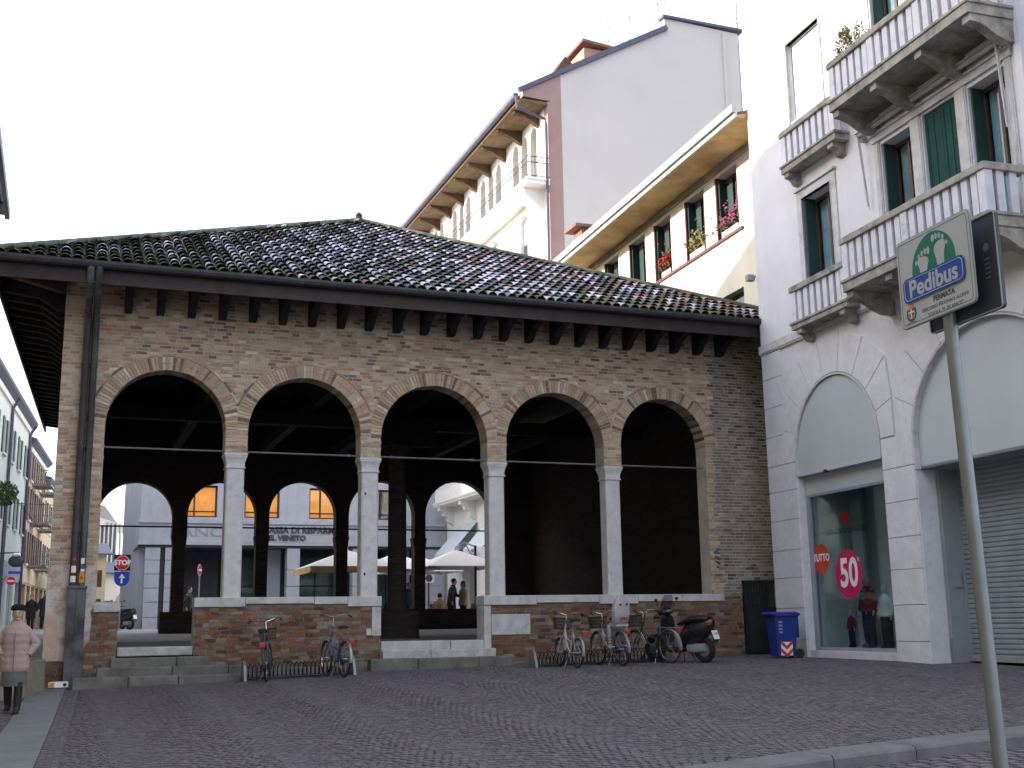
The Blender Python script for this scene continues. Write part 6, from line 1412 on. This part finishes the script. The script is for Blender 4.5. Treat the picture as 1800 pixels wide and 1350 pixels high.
    m1 = MB(); m1.loft([sec(-.05, .10, .22, .38), sec(.15, .13, .18, .40), sec(.38, .11, .2, .4)]); b(m1, 'engine', 'grey_metal', smooth=True)
    m1 = MB(); m1.tube([(.45, .1, .25), (.40, .18, .02)], .012, 5); m1.tube([(.45, -.1, .25), (.40, -.18, .02)], .012, 5); b(m1, 'stand', 'black')
    return t
scM = Matrix.Translation((12.30, 21.35, gz(12.3, 21.3))) @ Matrix.Rotation(math.radians(112), 4, 'Z') @ Matrix.Rotation(-.06, 4, 'X')
scooter(scM, 'black scooter with a smoked windshield parked right of the bicycles')
text('CF 71895', .055, 'letters', None, scM @ frame3((-.318, 0, .58), (0, -1, 0), (.33, 0, 1)), name='plate_lettering', ext=.001, sx=.7)
o_ = bpy.data.objects['plate_lettering']; pn = next(o for o in bpy.data.objects if o.name.startswith('number_plate')); o_.parent = pn; o_.data.transform(MATX[pn.name])
scooter(Matrix.Translation((2.95, 55.5, 1.40)) @ Matrix.Rotation(2.2, 4, 'Z'), 'dark scooter parked at the bank corner behind the stop sign', True)
scooter(Matrix.Translation((2.75, 58.0, 1.42)) @ Matrix.Rotation(2.0, 4, 'Z'), 'second dark scooter, just behind the one at the bank corner', True)
# ---- wheelie bin
bn = thing('wheelie_bin', 'blue wheeled waste bin with red and white chevrons beside the shop pilaster', 'bin', M=Matrix.Translation((14.42, 21.75, gz(14.4, 21.7))) @ Matrix.Rotation(math.radians(-12), 4, 'Z'))
def bb_(mb, n, m_, par=None, **k): return mb.build(n, m_, par or bn, world=False, **k)
mb = MB(); mb.loft([[(-w_, -d, z), (w_, -d, z), (w_, d, z), (-w_, d, z)] for z, w_, d in ((.04, .20, .22), (.6, .235, .255), (.86, .25, .27), (.865, .275, .295), (.90, .275, .295))]); bd = bb_(mb, 'body', 'bin_blue', bevel=.015)
mb = MB(); mb.loft([[(-w_-.06, -d, z), (w_, -d, z), (w_, d, z), (-w_-.06, d, z)] for z, w_, d in ((.905, .29, .31), (.935, .29, .31), (.965, .24, .25))]); bb_(mb, 'lid', 'bin_lid', bevel=.01)
mb = MB(); mb.tube([(.30, -.2, .9), (.34, -.2, .9), (.34, .2, .9), (.30, .2, .9)], .016, 6); bb_(mb, 'handle', 'bin_lid'); mb = MB(); mb.box(.27, .34, -.12, .12, .42, .86); bb_(mb, 'back_rib', 'bin_blue', bevel=.02)
for y in (-.23, .23): mb = MB(); mb.lathe([(.0, -.025), (.10, -.025), (.10, .025), (0, .025)], n=16); mb.v = [V((.27+p.x, y+p.z, .10+p.y)) for p in mb.v]; bb_(mb, 'wheel', 'rubber')
for z0, z1, m_ in ((.06, .34, 'white'),):
    mb = MB(); mb.quad((-.14, -.243, z0), (.12, -.243, z0), (.12, -.255, z1), (-.14, -.255, z1)); bb_(mb, 'reflective_panel', 'white')
for dz in (0, .16):
    mb = MB(); mb.prism([(-.14, -.252, .27+dz-.13), (-.01, -.246, .15+dz-.13), (.12, -.252, .27+dz-.13), (.12, -.256, .35+dz-.13), (-.01, -.252, .23+dz-.13), (-.14, -.256, .35+dz-.13)], (0, -.003, 0)); bb_(mb, 'red_chevron', 'sticker_red')
for k in range(4): mb = MB(); mb.box(-.17, -.09, -.268, -.262, .52+.07*k, .56+.07*k); bb_(mb, 'white_print', 'silver')
# ---- carton on the ground by the pipes
cb = thing('carton', 'small white and yellow carton lying at the foot of the drain pipes', 'carton', (.07, 24.0, gz(0, 24)))
mb = MB(); mb.prism([(-.12, 23.62, .44), (.22, 23.66, .44), (.20, 23.82, .44), (-.06, 23.80, .44)], (0, 0, .10)); mb.build('box_body', 'white', cb); mb = MB(); mb.prism([(-.12, 23.615, .45), (-.02, 23.622, .45), (-.02, 23.62, .53), (-.1, 23.612, .53)], (0, -.003, 0)); mb.build('yellow_print', 'orange', cb); mb = MB(); mb.ell((.16, 23.645, .49), .03, .01, .03, 10, 6); mb.build('dark_spot', 'black', cb)
# ================================================================ PEDIBUS SIGN
ps = thing('bus_stop_sign', 'walking bus stop sign with green footprints on a grey pole in the right foreground', 'sign', (5.78, 6.35, .1))
mb = MB(); mb.tube([(5.845, 6.35, -.15), (5.80, 6.42, 4.0)], [.049, .046], 20); mb.build('pole', 'pole', ps, smooth=True)
A_ = V((5.80, 6.87, 0)); Bq = V((5.73, 6.03, 0)); ux = (Bq-A_).normalized(); nn = V((0, 0, 1)).cross(ux)
if nn.x > 0: nn = -nn
# plate coordinates: s along ux (0..W), z up, surface at offset d towards the viewer
Wp, zb, zt_ = .84, 3.59, 4.25; O_ = A_+nn*.028
def pp(s, z, d=0): return O_+ux*s+V((0, 0, z))+nn*d
def rrect(s0, s1, z0, z1, r, n=5):
    P = []
    for cx, cz, a0 in ((s1-r, z1-r, 0), (s0+r, z1-r, PI/2), (s0+r, z0+r, PI), (s1-r, z0+r, PI*1.5)):
        for k in range(n+1): a = a0+PI/2*k/n; P.append((cx+r*math.cos(a), cz+r*math.sin(a)))
    return P
def plate(P, d0, d1, m_, n_, par=None): mb = MB(); mb.prism([pp(s, z, d0) for s, z in P], nn*(d1-d0)); return mb.build(n_, m_, par or ps)
pl_ = plate(rrect(0, Wp, zb, zt_, .04), -.014, .0, 'sign_white', 'sign_plate')
plate(rrect(-.008, Wp+.008, zb-.008, zt_+.008, .046), -.017, -.004, 'grey_metal', 'plate_rim', pl_)
mb = MB(); P = rrect(.02, Wp-.02, zb+.02, zt_-.02, .03); mb.tube([pp(s, z, .0) for s, z in P], .0022, 4, closed=True); mb.build('border_line', 'letters', pl_)
def ex(fx, fz): return (fx*Wp, zb+(1-fz)*(zt_-zb))      # fractions from the top left corner
plate([(.427+.25*math.cos(t), 3.967+.25*math.sin(t)) for t in [-.6+(PI+1.2)*k/40 for k in range(41)]], .0, .003, 'sign_green', 'green_disc', pl_)
def foot(cx, cz, sx, sz, fl):
    P = [(0, -.5), (.28, -.48), (.30, -.2), (.36, .05), (.5, .3), (.46, .46), (.2, .54), (-.15, .52), (-.44, .4), (-.5, .2), (-.34, -.1), (-.28, -.42)]
    plate([(cx+fl*a*sx, cz+b*sz) for a, b in P], .003, .006, 'sign_white', 'footprint', pl_)
    for k in range(5):
        a = -.46+k*.25; r = (.15, .12, .11, .10, .09)[k]*sx*1.1; zz_ = .76-.5*(a+.15)**2-(.10 if k == 4 else 0)-(0.02*k)
        c_ = (cx+fl*a*sx*1.15, cz+zz_*sz); plate([(c_[0]+r*.8*math.cos(2*PI*q/12), c_[1]+r*1.35*math.sin(2*PI*q/12)) for q in range(12)], .003, .006, 'sign_white', 'toe_print', pl_)
foot(.515, 4.02, .13, .20, 1); foot(.315, 3.985, .13, .15, -1)
s0, z0 = ex(.11, .84); s1, z1 = ex(.92, .60)
bz0, bz1 = 3.762, 3.950
plate(rrect(.06, Wp-.07, bz0, bz1, .05), .0065, .010, 'sign_blue', 'blue_band', pl_)
mb = MB(); mb.tube([pp(s, z, .011) for s, z in rrect(.08, Wp-.09, bz0+.018, bz1-.018, .038)], .0035, 4, closed=True); mb.build('band_outline', 'sign_white', pl_)
def ptext(s_, size, m_, s, z, d=.011, **k): return text(s_, size, m_, pl_, frame3(pp(s, z, d), ux, (0, 0, 1)), ext=.0006, **k)
ptext('Pedibus', .178, 'sign_white', .415, (bz0+bz1)/2-.003, bold=.0045, sx=1.03)
ptext('FERMATA', .054, 'letters', .511, 3.722, d=.001, bold=.0022, sx=1.05); ptext('PERCORSO PEDONALE ALUNNI', .037, 'letters', .515, 3.668, d=.001, sx=1.0); ptext('SCUOLA  "E. DE AMICIS"', .037, 'letters', .515, 3.620, d=.001, sx=1.0); ptext('Comune di Treviso', .014, 'letters', .12, zb+.028, d=.001)
# municipal arms: crowned red shield with white cross in a green wreath
cx, cz = .125, 3.685
for k in range(18):
    a = PI*(1.15+.7*k/17)*1.0; a = PI*.80+(PI*1.4)*k/17; q = (cx+.052*math.cos(a), cz+.052*math.sin(a)); plate([(q[0]+.010*math.cos(t*PI/3), q[1]+.010*math.sin(t*PI/3)) for t in range(6)], .0, .002, 'sign_green', 'wreath_leaf', pl_)
plate([(cx-.03, cz+.035), (cx+.03, cz+.035), (cx+.03, cz-.012), (cx, cz-.045), (cx-.03, cz-.012)], .0, .003, 'sticker_red', 'shield', pl_); plate([(cx-.006, cz+.035), (cx+.006, cz+.035), (cx+.006, cz-.038), (cx-.006, cz-.038)], .003, .004, 'white', 'cross', pl_); plate([(cx-.03, cz+.004), (cx+.03, cz+.004), (cx+.03, cz+.016), (cx-.03, cz+.016)], .004, .005, 'white', 'cross', pl_)
plate([(cx-.03, cz+.04), (cx+.03, cz+.04), (cx+.038, cz+.066), (cx+.015, cz+.055), (cx, cz+.072), (cx-.015, cz+.055), (cx-.038, cz+.066)], .0, .002, 'orange', 'crown', pl_)
# second board behind, seen from its dark back
bq = lambda s, z, d: pp(s, z, d)
mb = MB(); mb.prism([pp(s, z, -.11) for s, z in rrect(.19, .97, 3.52, 4.20, .02, 2)], nn*-.03); b2 = mb.build('second_board', 'sign_back', ps)
mb = MB(); mb.tube([pp(s, z, -.105) for s, z in rrect(.19, .97, 3.52, 4.20, .02, 2)], .006, 4, closed=True); mb.build('board_rim', 'grey_metal', b2)
for k in range(5): mb = MB(); mb.prism([pp(.83+a, 3.75+.033*k+b, -.108) for a, b in ((0, 0), (.055, 0), (.055, .012), (0, .012))], nn*.001); mb.build('maker_print', 'silver', b2)
mb = MB(); mb.prism([pp(.857+.03*math.cos(t*PI/5), 3.97+.03*math.sin(t*PI/5), -.108) for t in range(10)], nn*.001); mb.build('maker_print', 'silver', b2)
mb = MB()
for z in (3.75, 4.15): mb.obox(pp(.42, z, -.06), ux*.06, V((0, 0, .025)), nn*.04)
mb.build('clamp', 'grey_metal', ps)
